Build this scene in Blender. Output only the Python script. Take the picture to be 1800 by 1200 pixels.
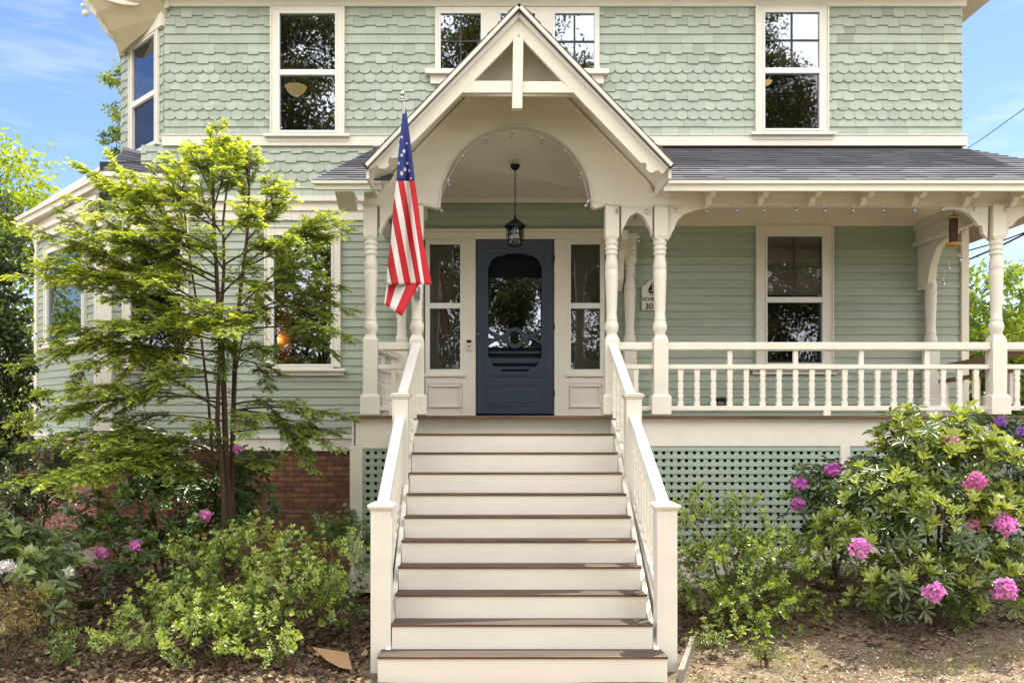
import bpy, math, random
import numpy as np
from mathutils import Vector, Matrix, noise
random.seed(7); RNG = np.random.default_rng(7)
R = math.radians
scene = bpy.context.scene
for o in list(bpy.data.objects): bpy.data.objects.remove(o)
COL = scene.collection

# ------------------------------------------------------------------ camera
F = 1530.0; VX = 854.0; HY = 735.0            # focal length, vanishing column and horizon row of the 1800 px photograph
cam = bpy.data.cameras.new('camera'); camo = bpy.data.objects.new('camera', cam); COL.objects.link(camo)
camo.location = (0, 0, 0); camo.rotation_euler = (R(90), 0, 0)
cam.sensor_width = 36; cam.lens = F/1800*36
cam.shift_x = (900-VX)/1800; cam.shift_y = (HY-600)/1800
cam.clip_start = 0.1; cam.clip_end = 2000
scene.camera = camo
# ------------------------------------------------------------------ sky and sun
SUN_EL, SUN_AZ = 68.5, 42                       # sun high behind the house, to its right
world = bpy.data.worlds.new('World'); scene.world = world; world.use_nodes = True
nt = world.node_tree; N = nt.nodes; N.clear()
out = N.new('ShaderNodeOutputWorld'); bg = N.new('ShaderNodeBackground')
sky = N.new('ShaderNodeTexSky'); sky.sky_type = 'NISHITA'; sky.sun_disc = False
sky.sun_elevation = R(SUN_EL); sky.sun_rotation = R(SUN_AZ); sky.air_density = 1.0; sky.dust_density = 0.6; sky.ozone_density = 1.6
tc = N.new('ShaderNodeTexCoord'); mp = N.new('ShaderNodeMapping'); mp.inputs['Scale'].default_value = (1.2, 1.2, 7)
nz = N.new('ShaderNodeTexNoise'); nz.inputs['Scale'].default_value = 2.2; nz.inputs['Detail'].default_value = 8; nz.inputs['Roughness'].default_value = .62
cr = N.new('ShaderNodeValToRGB'); cr.color_ramp.elements[0].position = .50; cr.color_ramp.elements[1].position = .80
cr.color_ramp.elements[1].color = (.75, .75, .75, 1)
hs = N.new('ShaderNodeHueSaturation'); hs.inputs['Hue'].default_value = .512; hs.inputs['Saturation'].default_value = 1.2; hs.inputs['Value'].default_value = .72
mx = N.new('ShaderNodeMix'); mx.data_type = 'RGBA'; mx.inputs[7].default_value = (3.4, 3.6, 3.9, 1)       # thin high wisps
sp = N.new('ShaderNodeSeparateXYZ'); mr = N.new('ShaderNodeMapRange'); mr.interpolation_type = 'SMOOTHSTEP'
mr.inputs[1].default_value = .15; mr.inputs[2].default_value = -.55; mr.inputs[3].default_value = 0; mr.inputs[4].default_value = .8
mw = N.new('ShaderNodeMix'); mw.data_type = 'RGBA'; mw.inputs[7].default_value = (13.5, 13.1, 12.8, 1)        # unseen bright bank added on the street side of the sky to fill the facade
nt.links.new(tc.outputs['Generated'], mp.inputs[0]); nt.links.new(mp.outputs[0], nz.inputs[0]); nt.links.new(nz.outputs[0], cr.inputs[0])
nt.links.new(sky.outputs[0], hs.inputs['Color']); nt.links.new(cr.outputs[0], mx.inputs[0]); nt.links.new(hs.outputs[0], mx.inputs[6])
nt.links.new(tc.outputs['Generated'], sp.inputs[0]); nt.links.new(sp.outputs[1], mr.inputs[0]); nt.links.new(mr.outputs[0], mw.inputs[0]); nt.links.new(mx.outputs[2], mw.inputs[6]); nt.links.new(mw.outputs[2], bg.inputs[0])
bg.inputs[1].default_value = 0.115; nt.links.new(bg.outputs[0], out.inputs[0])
sl = bpy.data.lights.new('sun', 'SUN'); sl.energy = 2.8; sl.angle = R(.5); sl.color = (1, .94, .84)
so = bpy.data.objects.new('sun', sl); COL.objects.link(so)
sd = Vector((math.sin(R(SUN_AZ))*math.cos(R(SUN_EL)), math.cos(R(SUN_AZ))*math.cos(R(SUN_EL)), math.sin(R(SUN_EL))))
so.rotation_euler = sd.to_track_quat('Z', 'Y').to_euler(); so.location = sd*30
vs = scene.view_settings; vs.view_transform = 'Standard'; vs.look = 'None'; vs.gamma = 1; vs.exposure = 1.58
try:
    vs.use_white_balance = True; vs.white_balance_temperature = 6650; vs.white_balance_tint = 10
except Exception: pass

# ------------------------------------------------------------------ helpers
def fx(px, D): return (px-VX)*D/F
def fz(py, D): return (HY-py)*D/F
def P(px, py, D): return Vector((fx(px, D), D, fz(py, D)))
def PL(pts, D): return [(fx(a, D), fz(b, D)) for a, b in pts]
W = {}
def meta(o, label=None, cat=None, group=None, kind=None):
    if label: o['label'] = label
    if cat: o['category'] = cat
    if group: o['group'] = group
    if kind: o['kind'] = kind
    return o
def attach(o, parent, loc=(0, 0, 0)):
    loc = Vector(loc); COL.objects.link(o); W[o.name] = loc
    if parent is not None:
        o.parent = parent; o.matrix_parent_inverse = Matrix.Translation(-W[parent.name])
    o.location = loc; return o
def empty(name, loc=(0, 0, 0), parent=None, label=None, cat=None, group=None):
    o = bpy.data.objects.new(name, None); o.empty_display_size = .2
    attach(o, parent, loc); return meta(o, label, cat, group)
class MB:
    def __init__(s, M=None): s.v = []; s.f = []; s.mi = []; s.M = M; s.sm = False
    def add(s, vs_, fs, mi=0):
        b = len(s.v); s.v += [tuple(v) for v in vs_]
        for f in fs: s.f.append(tuple(i+b for i in f)); s.mi.append(mi)
    def box(s, x0, x1, y0, y1, z0, z1, mi=0):
        s.add([(x0,y0,z0),(x1,y0,z0),(x1,y1,z0),(x0,y1,z0),(x0,y0,z1),(x1,y0,z1),(x1,y1,z1),(x0,y1,z1)],
              [(0,3,2,1),(4,5,6,7),(0,1,5,4),(1,2,6,5),(2,3,7,6),(3,0,4,7)], mi)
    def hexa(s, p, mi=0):   # 8 points, bottom ring then top ring
        s.add(p, [(0,3,2,1),(4,5,6,7),(0,1,5,4),(1,2,6,5),(2,3,7,6),(3,0,4,7)], mi)
    def prism(s, poly, y0, y1, mi=0, ax='xz'):   # polygon in the x-z plane extruded along y (or y-z along x)
        n = len(poly)
        if ax == 'xz': a = [(x, y0, z) for x, z in poly]; b = [(x, y1, z) for x, z in poly]
        elif ax == 'yz': a = [(y0, x, z) for x, z in poly]; b = [(y1, x, z) for x, z in poly]
        else: a = [(x, z, y0) for x, z in poly]; b = [(x, z, y1) for x, z in poly]
        s.add(a+b, [tuple(range(n)), tuple(range(2*n-1, n-1, -1))]+[(i, i+n, (i+1)%n+n, (i+1)%n) for i in range(n)], mi)
    def tube(s, pts, r, n=6, mi=0):
        pts = [Vector(p) for p in pts]; rr = r if isinstance(r, (list, tuple)) else [r]*len(pts); V = []; prev = None
        for i, p in enumerate(pts):
            t = (pts[min(i+1, len(pts)-1)]-pts[max(i-1, 0)]).normalized()
            a = t.orthogonal().normalized() if prev is None else (prev-t*prev.dot(t)).normalized()
            prev = a; b = t.cross(a)
            for k in range(n):
                th = 2*math.pi*k/n; V.append(p+(a*math.cos(th)+b*math.sin(th))*rr[i])
        Fs = [(i*n+k, i*n+(k+1)%n, (i+1)*n+(k+1)%n, (i+1)*n+k) for i in range(len(pts)-1) for k in range(n)]
        Fs += [tuple(range(n-1, -1, -1)), tuple(range((len(pts)-1)*n, len(pts)*n))]
        s.add(V, Fs, mi)
    def lathe(s, prof, c=(0, 0, 0), n=20, mi=0):   # profile of (radius, z)
        V = [(c[0]+r*math.cos(2*math.pi*k/n), c[1]+r*math.sin(2*math.pi*k/n), c[2]+z) for r, z in prof for k in range(n)]
        Fs = [(i*n+k, i*n+(k+1)%n, (i+1)*n+(k+1)%n, (i+1)*n+k) for i in range(len(prof)-1) for k in range(n)]
        Fs += [tuple(range(n-1, -1, -1)), tuple(range((len(prof)-1)*n, len(prof)*n))]
        s.add(V, Fs, mi)
    def sphere(s, c, r, n=10, m=7, mi=0, sz=1):
        s.lathe([(max(.0005, r*math.sin(math.pi*i/m)), -r*sz*math.cos(math.pi*i/m)) for i in range(m+1)], c, n, mi)
    def mesh(s, name, mats, smooth=False):
        V = s.v if s.M is None else [tuple(s.M @ Vector(v)) for v in s.v]
        me = bpy.data.meshes.new(name); me.from_pydata(V, [], s.f)
        for m in (mats if isinstance(mats, (list, tuple)) else [mats]): me.materials.append(m)
        if any(s.mi): me.polygons.foreach_set('material_index', s.mi)
        if smooth:
            me.polygons.foreach_set('use_smooth', [True]*len(s.f))
            try: me.set_sharp_from_angle(angle=R(38))
            except Exception: pass
        me.update(); return me
def put(name, mb, mats, parent=None, loc=(0, 0, 0), smooth=False, bevel=0, label=None, cat=None, group=None, kind=None, rot=None):
    me = mb if isinstance(mb, bpy.types.Mesh) else mb.mesh(name, mats, smooth)
    o = bpy.data.objects.new(name, me); attach(o, parent, loc)
    if rot: o.rotation_euler = rot
    if bevel:
        b = o.modifiers.new('Bevel', 'BEVEL'); b.width = bevel; b.segments = 2; b.limit_method = 'ANGLE'; b.angle_limit = R(40)
    return meta(o, label, cat, group, kind)

# ------------------------------------------------------------------ materials
def newmat(name):
    m = bpy.data.materials.new(name); m.use_nodes = True; n = m.node_tree.nodes; n.clear()
    o = n.new('ShaderNodeOutputMaterial'); p = n.new('ShaderNodeBsdfPrincipled'); m.node_tree.links.new(p.outputs[0], o.inputs[0])
    return m, n, m.node_tree.links, p, o
def paint(name, col, rough=.55, var=.10, bump=.15, scale=6, dirt=None, grain=(1, 1, 1), fine=60, metallic=0):
    m, n, l, p, o = newmat(name)
    t = n.new('ShaderNodeTexCoord'); mp = n.new('ShaderNodeMapping'); mp.inputs['Scale'].default_value = grain
    a = n.new('ShaderNodeTexNoise'); a.inputs['Scale'].default_value = scale; a.inputs['Detail'].default_value = 9; a.inputs['Roughness'].default_value = .72
    b = n.new('ShaderNodeTexNoise'); b.inputs['Scale'].default_value = fine; b.inputs['Detail'].default_value = 4
    r = n.new('ShaderNodeValToRGB'); r.color_ramp.elements[0].position = .3; r.color_ramp.elements[1].position = .70
    r.color_ramp.elements[0].color = tuple(c*(1-var) for c in (dirt or col))+(1,); r.color_ramp.elements[1].color = tuple(col)+(1,)
    ms = n.new('ShaderNodeMapping'); ms.inputs['Scale'].default_value = (9, 9, 1.1); s = n.new('ShaderNodeTexNoise'); s.inputs['Scale'].default_value = 3; s.inputs['Detail'].default_value = 8; s.inputs['Roughness'].default_value = .8
    rs = n.new('ShaderNodeMapRange'); rs.inputs[1].default_value = .30; rs.inputs[2].default_value = .52; rs.inputs[3].default_value = .88; rs.inputs[4].default_value = 1
    mm = n.new('ShaderNodeMix'); mm.data_type = 'RGBA'; mm.blend_type = 'MULTIPLY'; mm.inputs[0].default_value = min(1, var*6)
    bp = n.new('ShaderNodeBump'); bp.inputs['Strength'].default_value = bump; bp.inputs['Distance'].default_value = .004
    l.new(t.outputs['Object'], mp.inputs[0]); l.new(mp.outputs[0], a.inputs[0]); l.new(mp.outputs[0], b.inputs[0]); l.new(t.outputs['Object'], ms.inputs[0]); l.new(ms.outputs[0], s.inputs[0]); l.new(s.outputs[0], rs.inputs[0])
    l.new(a.outputs[0], r.inputs[0]); l.new(r.outputs[0], mm.inputs[6]); l.new(rs.outputs[0], mm.inputs[7]); l.new(mm.outputs[2], p.inputs['Base Color']); l.new(b.outputs[0], bp.inputs['Height']); l.new(bp.outputs[0], p.inputs['Normal'])
    p.inputs['Roughness'].default_value = rough; p.inputs['Metallic'].default_value = metallic
    return m
CREAM = (.75, .71, .60)
M_cream = paint('cream_paint', CREAM, .5, .05, .2, 4, dirt=(.71, .67, .59))
M_creamg = paint('cream_board_grain', CREAM, .55, .05, .25, 3, dirt=(.70, .66, .58), grain=(.25, 1, 3), fine=40)
M_white = paint('white_trim_paint', (.74, .72, .68), .45, .06, .2, 5)
M_storm = paint('storm_frame', (.72, .72, .69), .4, .05, .1, 5)
M_ceil = paint('porch_ceiling_paint', (.76, .745, .69), .5, .1, .2, 3)
M_blue = paint('blue_door_paint', (.027, .045, .080), .36, .15, .2, 9)
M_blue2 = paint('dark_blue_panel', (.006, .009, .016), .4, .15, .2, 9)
M_black = paint('black_iron', (.012, .012, .013), .4, .1, .3, 20, metallic=.6)
M_brass = paint('brass_knob', (.25, .18, .08), .35, .2, .1, 30, metallic=.9)
M_steel = paint('brushed_steel', (.5, .5, .5), .3, .1, .1, 30, metallic=.9)
M_bark = paint('hemlock_bark', (.11, .062, .035), .9, .5, 1.0, 14, dirt=(.07, .04, .025), grain=(1, 1, .25), fine=50)
M_barkg = paint('grey_bark', (.12, .095, .07), .9, .5, 1.0, 14, grain=(1, 1, .3), fine=40)
M_stem = paint('shrub_stem', (.13, .085, .05), .8, .3, .5, 20)
M_wood = paint('dark_stained_wood', (.19, .088, .038), .5, .5, .5, 5, dirt=(.07, .035, .02), grain=(.3, 3, 3), fine=30)
M_deck = paint('weathered_tread_boards', (.10, .075, .055), .6, .5, .6, 3, dirt=(.055, .036, .025), grain=(.25, 6, 6), fine=25)
M_card = paint('cardboard', (.36, .22, .11), .8, .1, .1, 5)
M_greyb = paint('grey_timber', (.30, .27, .23), .8, .4, .8, 6, grain=(3, .4, 3), fine=30)
M_concrete = paint('stone_footing', (.30, .25, .19), .85, .3, .8, 8)
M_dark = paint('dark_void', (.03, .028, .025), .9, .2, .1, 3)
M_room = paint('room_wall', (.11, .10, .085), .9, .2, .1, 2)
M_shade = paint('roller_shade_cloth', (.50, .41, .35), .8, .1, .1, 2)
M_seed = paint('bird_seed', (.10, .05, .02), .8, .7, 1, 120)
M_feed = paint('ochre_feeder_metal', (.45, .26, .06), .4, .1, .1, 10)
M_signw = paint('sign_board', (.62, .60, .54), .4, .05, .05, 8)
M_grey = paint('grey_plastic', (.16, .16, .17), .4, .1, .1, 10)
M_red = paint('flag_red', (.52, .012, .020), .75, .12, .3, 8, fine=300)
M_fwhite = paint('flag_white', (.76, .73, .72), .75, .06, .3, 8, fine=300)
M_fblue = paint('flag_blue', (.018, .035, .20), .75, .12, .3, 8, fine=300)

M_blue2.node_tree.nodes['Principled BSDF'].inputs['Specular IOR Level'].default_value = .12; M_blue2.node_tree.nodes['Principled BSDF'].inputs['Roughness'].default_value = .7
M_pale_panel = paint('added_pale_panel', (.26, .25, .20), .9, .1, .1, 2)
M_edge = paint('dark_roof_edge', (.05, .05, .052), .8, .2, .5, 20)
def green_paint(name, col, low):
    m, n, l, p, o = newmat(name)
    t = n.new('ShaderNodeTexCoord')
    g = n.new('ShaderNodeMapping'); g.inputs['Scale'].default_value = (.5, .5, 8)
    a = n.new('ShaderNodeTexNoise'); a.inputs['Scale'].default_value = 2.0; a.inputs['Detail'].default_value = 7
    b = n.new('ShaderNodeTexNoise'); b.inputs['Scale'].default_value = 26; b.inputs['Detail'].default_value = 5
    r = n.new('ShaderNodeValToRGB'); r.color_ramp.elements[0].position = .28; r.color_ramp.elements[1].position = .7
    r.color_ramp.elements[0].color = tuple(low)+(1,); r.color_ramp.elements[1].color = tuple(col)+(1,)
    at = n.new('ShaderNodeAttribute'); at.attribute_name = 'col'
    mm = n.new('ShaderNodeMix'); mm.data_type = 'RGBA'; mm.blend_type = 'MULTIPLY'; mm.inputs[0].default_value = 1
    bp = n.new('ShaderNodeBump'); bp.inputs['Strength'].default_value = .4; bp.inputs['Distance'].default_value = .004
    l.new(t.outputs['Object'], g.inputs[0]); l.new(g.outputs[0], a.inputs[0]); l.new(g.outputs[0], b.inputs[0])
    l.new(a.outputs[0], r.inputs[0]); l.new(r.outputs[0], mm.inputs[6]); l.new(at.outputs[0], mm.inputs[7]); l.new(mm.outputs[2], p.inputs['Base Color'])
    l.new(b.outputs[0], bp.inputs['Height']); l.new(bp.outputs[0], p.inputs['Normal']); p.inputs['Roughness'].default_value = .6
    return m
M_clap = green_paint('sage_clapboard_paint', (.370, .422, .340), (.305, .352, .282))
M_shin = green_paint('sage_shingle_paint', (.385, .435, .358), (.318, .365, .298))
M_latt = paint('green_lattice_paint', (.36, .45, .36), .6, .15, .3, 5)

def brick(name, ang, lo, hi, mortar):
    m, n, l, p, o = newmat(name)
    t = n.new('ShaderNodeTexCoord'); s = n.new('ShaderNodeSeparateXYZ'); c = n.new('ShaderNodeCombineXYZ')
    mp = n.new('ShaderNodeMapping'); mp.inputs['Rotation'].default_value = (0, 0, ang)
    b = n.new('ShaderNodeTexBrick'); b.inputs['Scale'].default_value = 1; b.inputs['Brick Width'].default_value = .215; b.inputs['Row Height'].default_value = .068
    b.inputs['Mortar Size'].default_value = .009; b.inputs['Mortar Smooth'].default_value = .3; b.inputs['Bias'].default_value = -.1
    b.inputs['Color1'].default_value = tuple(lo)+(1,); b.inputs['Color2'].default_value = tuple(hi)+(1,); b.inputs['Mortar'].default_value = tuple(mortar)+(1,)
    a = n.new('ShaderNodeTexNoise'); a.inputs['Scale'].default_value = 9; a.inputs['Detail'].default_value = 8
    mm = n.new('ShaderNodeMix'); mm.data_type = 'RGBA'; mm.blend_type = 'MULTIPLY'; mm.inputs[0].default_value = .75
    rr = n.new('ShaderNodeMapRange'); rr.inputs[1].default_value = .3; rr.inputs[2].default_value = .7; rr.inputs[3].default_value = .55; rr.inputs[4].default_value = 1.35
    bp = n.new('ShaderNodeBump'); bp.inputs['Strength'].default_value = .9; bp.inputs['Distance'].default_value = .01; bp.invert = True
    l.new(t.outputs['Object'], mp.inputs[0]); l.new(mp.outputs[0], s.inputs[0]); l.new(s.outputs[0], c.inputs[0]); l.new(s.outputs[2], c.inputs[1])
    l.new(c.outputs[0], b.inputs[0]); l.new(c.outputs[0], a.inputs[0]); l.new(a.outputs[0], rr.inputs[0]); l.new(b.outputs[0], mm.inputs[6]); l.new(rr.outputs[0], mm.inputs[7])
    l.new(mm.outputs[2], p.inputs['Base Color']); l.new(b.outputs['Fac'], bp.inputs['Height']); l.new(bp.outputs[0], p.inputs['Normal'])
    p.inputs['Roughness'].default_value = .85; return m
M_brick = brick('red_brick', 0, (.15, .058, .028), (.27, .120, .055), (.085, .062, .045))
M_brick_lit = brick('red_brick_lit', R(45), (.27, .10, .06), (.38, .17, .11), (.13, .10, .08))  # same brick made paler: light on the bay facet put into its colour

def attr_mat(name, rough=.6, trans=0, tcol=(1.25, 1.2, .5), spec=.5, bump=0):
    m, n, l, p, o = newmat(name)
    at = n.new('ShaderNodeAttribute'); at.attribute_name = 'col'; l.new(at.outputs[0], p.inputs['Base Color'])
    p.inputs['Roughness'].default_value = rough; p.inputs['Specular IOR Level'].default_value = spec
    if bump:
        t = n.new('ShaderNodeTexCoord'); b = n.new('ShaderNodeTexNoise'); b.inputs['Scale'].default_value = bump
        bp = n.new('ShaderNodeBump'); bp.inputs['Strength'].default_value = .6; bp.inputs['Distance'].default_value = .005
        l.new(t.outputs['Object'], b.inputs[0]); l.new(b.outputs[0], bp.inputs['Height']); l.new(bp.outputs[0], p.inputs['Normal'])
    if trans:
        tr = n.new('ShaderNodeBsdfTranslucent'); mm = n.new('ShaderNodeMix'); mm.data_type = 'RGBA'; mm.blend_type = 'MULTIPLY'; mm.inputs[0].default_value = 1
        mm.inputs[7].default_value = tuple(tcol)+(1,); l.new(at.outputs[0], mm.inputs[6]); l.new(mm.outputs[2], tr.inputs[0])
        ms = n.new('ShaderNodeMixShader'); ms.inputs[0].default_value = trans; l.new(p.outputs[0], ms.inputs[1]); l.new(tr.outputs[0], ms.inputs[2]); l.new(ms.outputs[0], o.inputs[0])
    return m
M_leaf = attr_mat('leaf', .45, .48, (1.7, 1.5, .5))
M_gloss = attr_mat('glossy_leaf', .30, .33, (1.6, 1.45, .5), .75)
M_petal = attr_mat('petal', .5, .35, (1.1, 1, 1.1))
M_litter = attr_mat('dead_leaf', .75, .15, (1.2, 1, .7))
M_roof = attr_mat('asphalt_shingle', .85, 0, bump=220)

def glass(name, refl=.45, tint=(.8, .82, .8), wav=.006):
    m, n, l, p, o = newmat(name); n.remove(p)
    tr = n.new('ShaderNodeBsdfTransparent'); tr.inputs[0].default_value = tuple(tint)+(1,)
    g = n.new('ShaderNodeBsdfGlossy'); g.inputs['Roughness'].default_value = .012; g.inputs[0].default_value = (.54, .58, .66, 1)
    lw = n.new('ShaderNodeFresnel'); lw.inputs[0].default_value = 1.5
    ad = n.new('ShaderNodeMath'); ad.operation = 'ADD'; ad.inputs[1].default_value = refl; ad.use_clamp = True
    t = n.new('ShaderNodeTexCoord'); b = n.new('ShaderNodeTexNoise'); b.inputs['Scale'].default_value = 2.2; b.inputs['Detail'].default_value = 0
    bp = n.new('ShaderNodeBump'); bp.inputs['Strength'].default_value = wav; bp.inputs['Distance'].default_value = .2
    ms = n.new('ShaderNodeMixShader')
    l.new(t.outputs['Object'], b.inputs[0]); l.new(b.outputs[0], bp.inputs['Height']); l.new(bp.outputs[0], g.inputs['Normal'])
    l.new(lw.outputs[0], ad.inputs[0]); l.new(ad.outputs[0], ms.inputs[0]); l.new(tr.outputs[0], ms.inputs[1]); l.new(g.outputs[0], ms.inputs[2]); l.new(ms.outputs[0], o.inputs[0])
    return m
M_glass = glass('window_glass', .34)
M_glass2 = glass('dim_window_glass', .09, (.85, .85, .82))
M_bulb = glass('bulb_glass', .25, (.9, .88, .8), 0)
def emit(name, col, s):
    m, n, l, p, o = newmat(name); n.remove(p); e = n.new('ShaderNodeEmission'); e.inputs[0].default_value = tuple(col)+(1,); e.inputs[1].default_value = s; l.new(e.outputs[0], o.inputs[0]); return m
M_flame = emit('candle_flame', (1, .55, .18), 2.2); M_lampg = emit('amber_lamp_glass', (1, .66, .30), .32)

def ground_mat():
    m, n, l, p, o = newmat('soil_and_mulch')
    t = n.new('ShaderNodeTexCoord')
    a = n.new('ShaderNodeTexNoise'); a.inputs['Scale'].default_value = 1.1; a.inputs['Detail'].default_value = 8; a.inputs['Roughness'].default_value = .7
    b = n.new('ShaderNodeTexNoise'); b.inputs['Scale'].default_value = 38; b.inputs['Detail'].default_value = 6; b.inputs['Roughness'].default_value = .7
    v = n.new('ShaderNodeTexVoronoi'); v.inputs['Scale'].default_value = 34
    r = n.new('ShaderNodeValToRGB'); e = r.color_ramp.elements; e[0].position = .32; e[0].color = (.085, .060, .038, 1); e[1].position = .66; e[1].color = (.42, .34, .235, 1)
    x = e.new(.5); x.color = (.21, .158, .10, 1)
    gz = n.new('ShaderNodeTexNoise'); gz.inputs['Scale'].default_value = .35; gz.inputs['Detail'].default_value = 3
    s = n.new('ShaderNodeSeparateXYZ'); mr = n.new('ShaderNodeMapRange'); mr.inputs[1].default_value = 5.5; mr.inputs[2].default_value = -1.0; mr.inputs[3].default_value = 0; mr.inputs[4].default_value = 1
    ad = n.new('ShaderNodeMath'); ad.operation = 'MULTIPLY'
    gm = n.new('ShaderNodeMix'); gm.data_type = 'RGBA'; gm.inputs[7].default_value = (.09, .13, .035, 1)
    mm = n.new('ShaderNodeMix'); mm.data_type = 'FLOAT'; mm.inputs[0].default_value = .55
    bp = n.new('ShaderNodeBump'); bp.inputs['Strength'].default_value = 1; bp.inputs['Distance'].default_value = .03
    l.new(t.outputs['Object'], a.inputs[0]); l.new(t.outputs['Object'], b.inputs[0]); l.new(t.outputs['Object'], v.inputs[0]); l.new(t.outputs['Object'], gz.inputs[0]); l.new(t.outputs['Object'], s.inputs[0])
    l.new(a.outputs[0], mm.inputs[2]); l.new(b.outputs[0], mm.inputs[3]); l.new(mm.outputs[0], r.inputs[0])
    l.new(s.outputs[1], mr.inputs[0]); l.new(mr.outputs[0], ad.inputs[0]); l.new(gz.outputs[0], ad.inputs[1]); ad.inputs[1].default_value = 1
    l.new(ad.outputs[0], gm.inputs[0]); l.new(r.outputs[0], gm.inputs[6]); l.new(gm.outputs[2], p.inputs['Base Color'])
    l.new(b.outputs[0], bp.inputs['Height']); l.new(bp.outputs[0], p.inputs['Normal']); p.inputs['Roughness'].default_value = .95
    return m
M_ground = ground_mat()

# ------------------------------------------------------------------ ground
def sm(a, b, x): t = min(1, max(0, (x-a)/(b-a))); return t*t*(3-2*t)
def gz(x, y):
    z = -2.08+.10*sm(6.9, 9.4, y)+.36*sm(1.5, 3.4, x)*sm(7.0, 9.6, y)+.10*sm(-2, -5, x)*sm(7, 9.5, y)
    if -8 < x < 10 and 3 < y < 12: z += .035*noise.noise(Vector((x*1.3, y*1.3, 0)))+.015*noise.noise(Vector((x*5, y*5, 3)))
    return z
xs = [-600, -200, -80, -40, -20, -12]+[(-8+i*.12) for i in range(151)]+[14, 20, 40, 80, 200, 600]
ys = [-600, -200, -80, -40, -20, -8, 0, 3, 4.5]+[5.4+i*.12 for i in range(40)]+[11, 13, 16, 25, 50, 120, 300, 900]
g = MB(); nx = len(xs)
g.add([(x, y, gz(x, y)) for y in ys for x in xs], [(j*nx+i, j*nx+i+1, (j+1)*nx+i+1, (j+1)*nx+i) for j in range(len(ys)-1) for i in range(nx-1)])
put('ground', g, M_ground, smooth=True, kind='structure')
# ------------------------------------------------------------------ the house
WD = 11.2; PF = 9.5                                     # depth of the front wall and of the porch front
house = empty('house', (.3, WD, -1.95), None, 'sage green Victorian house with cream trim, gabled porch and tall front steps', 'house')
MF = Matrix.Translation((0, WD, 0))                     # front wall frame: x along the wall, -y outwards
MU = Matrix.Translation((-4.13, WD, 0)) @ Matrix.Rotation(R(-45), 4, 'Z')   # upper bay facet
ML = Matrix.Translation((-4.97, WD, 0)) @ Matrix.Rotation(R(-45), 4, 'Z')   # lower bay facet
def wx(px): return fx(px, WD)
def wz(py): return fz(py, WD)
def set_col(me, cols):    # cols: one colour per vertex
    a = me.color_attributes.new('col', 'FLOAT_COLOR', 'POINT')
    arr = np.ones((len(me.vertices), 4), dtype=np.float32); arr[:, :3] = cols; a.data.foreach_set('color', arr.ravel())
def grid_wall(mb, u0, u1, z0, z1, holes, y0=.0, y1=.12):
    us = sorted({u0, u1, *[h[0] for h in holes], *[h[1] for h in holes]}); zs = sorted({z0, z1, *[h[2] for h in holes], *[h[3] for h in holes]})
    us = [u for u in us if u0 <= u <= u1]; zs = [z for z in zs if z0 <= z <= z1]
    for i in range(len(us)-1):
        run = None
        for j in range(len(zs)-1):
            cu = (us[i]+us[i+1])/2; cz = (zs[j]+zs[j+1])/2
            if any(h[0] < cu < h[1] and h[2] < cz < h[3] for h in holes):
                continue
            mb.add([(us[i], y0, zs[j]), (us[i+1], y0, zs[j]), (us[i+1], y0, zs[j+1]), (us[i], y0, zs[j+1]),
                    (us[i], y1, zs[j]), (us[i+1], y1, zs[j]), (us[i+1], y1, zs[j+1]), (us[i], y1, zs[j+1])],
                   [(0, 1, 2, 3), (7, 6, 5, 4)])
def clapboards(M, u0, u1, z0, z1, holes, rowh=.0998):
    mb = MB(M); cols = []; z = z0
    while z < z1-.01:
        zt = min(z+rowh+.012, z1); zb = z
        segs = [(u0, u1)]
        for h in holes:
            if h[2] < min(z+rowh, z1) and h[3] > zb+.055:
                ns = []
                for a, b in segs:
                    if h[1] <= a or h[0] >= b: ns.append((a, b)); continue
                    if h[0] > a: ns.append((a, h[0]))
                    if h[1] < b: ns.append((h[1], b))
                segs = ns
        for a, b in segs:
            cuts = [a]; x = a+random.uniform(.8, 3.2)
            while x < b-.5: cuts.append(x); x += random.uniform(1.8, 3.6)
            cuts.append(b)
            for i in range(len(cuts)-1):
                p, q = cuts[i], cuts[i+1]-(.0015 if i < len(cuts)-2 else 0); j = random.uniform(-.0015, .0015)
                mb.add([(p, -.019+j, zb+j), (q, -.019+j, zb+j*.4), (q, -.002, zt), (p, -.002, zt), (p, 0, zb), (q, 0, zb)], [(0, 1, 2, 3), (4, 5, 1, 0), (4, 0, 3), (1, 5, 2)])
                t = random.uniform(.88, 1.05); cols += [(t, t*random.uniform(.985, 1.015), t*random.uniform(.95, 1.03))]*6
        z += rowh
    return mb, cols
SEQ = 'ffccsscsscff'
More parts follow.
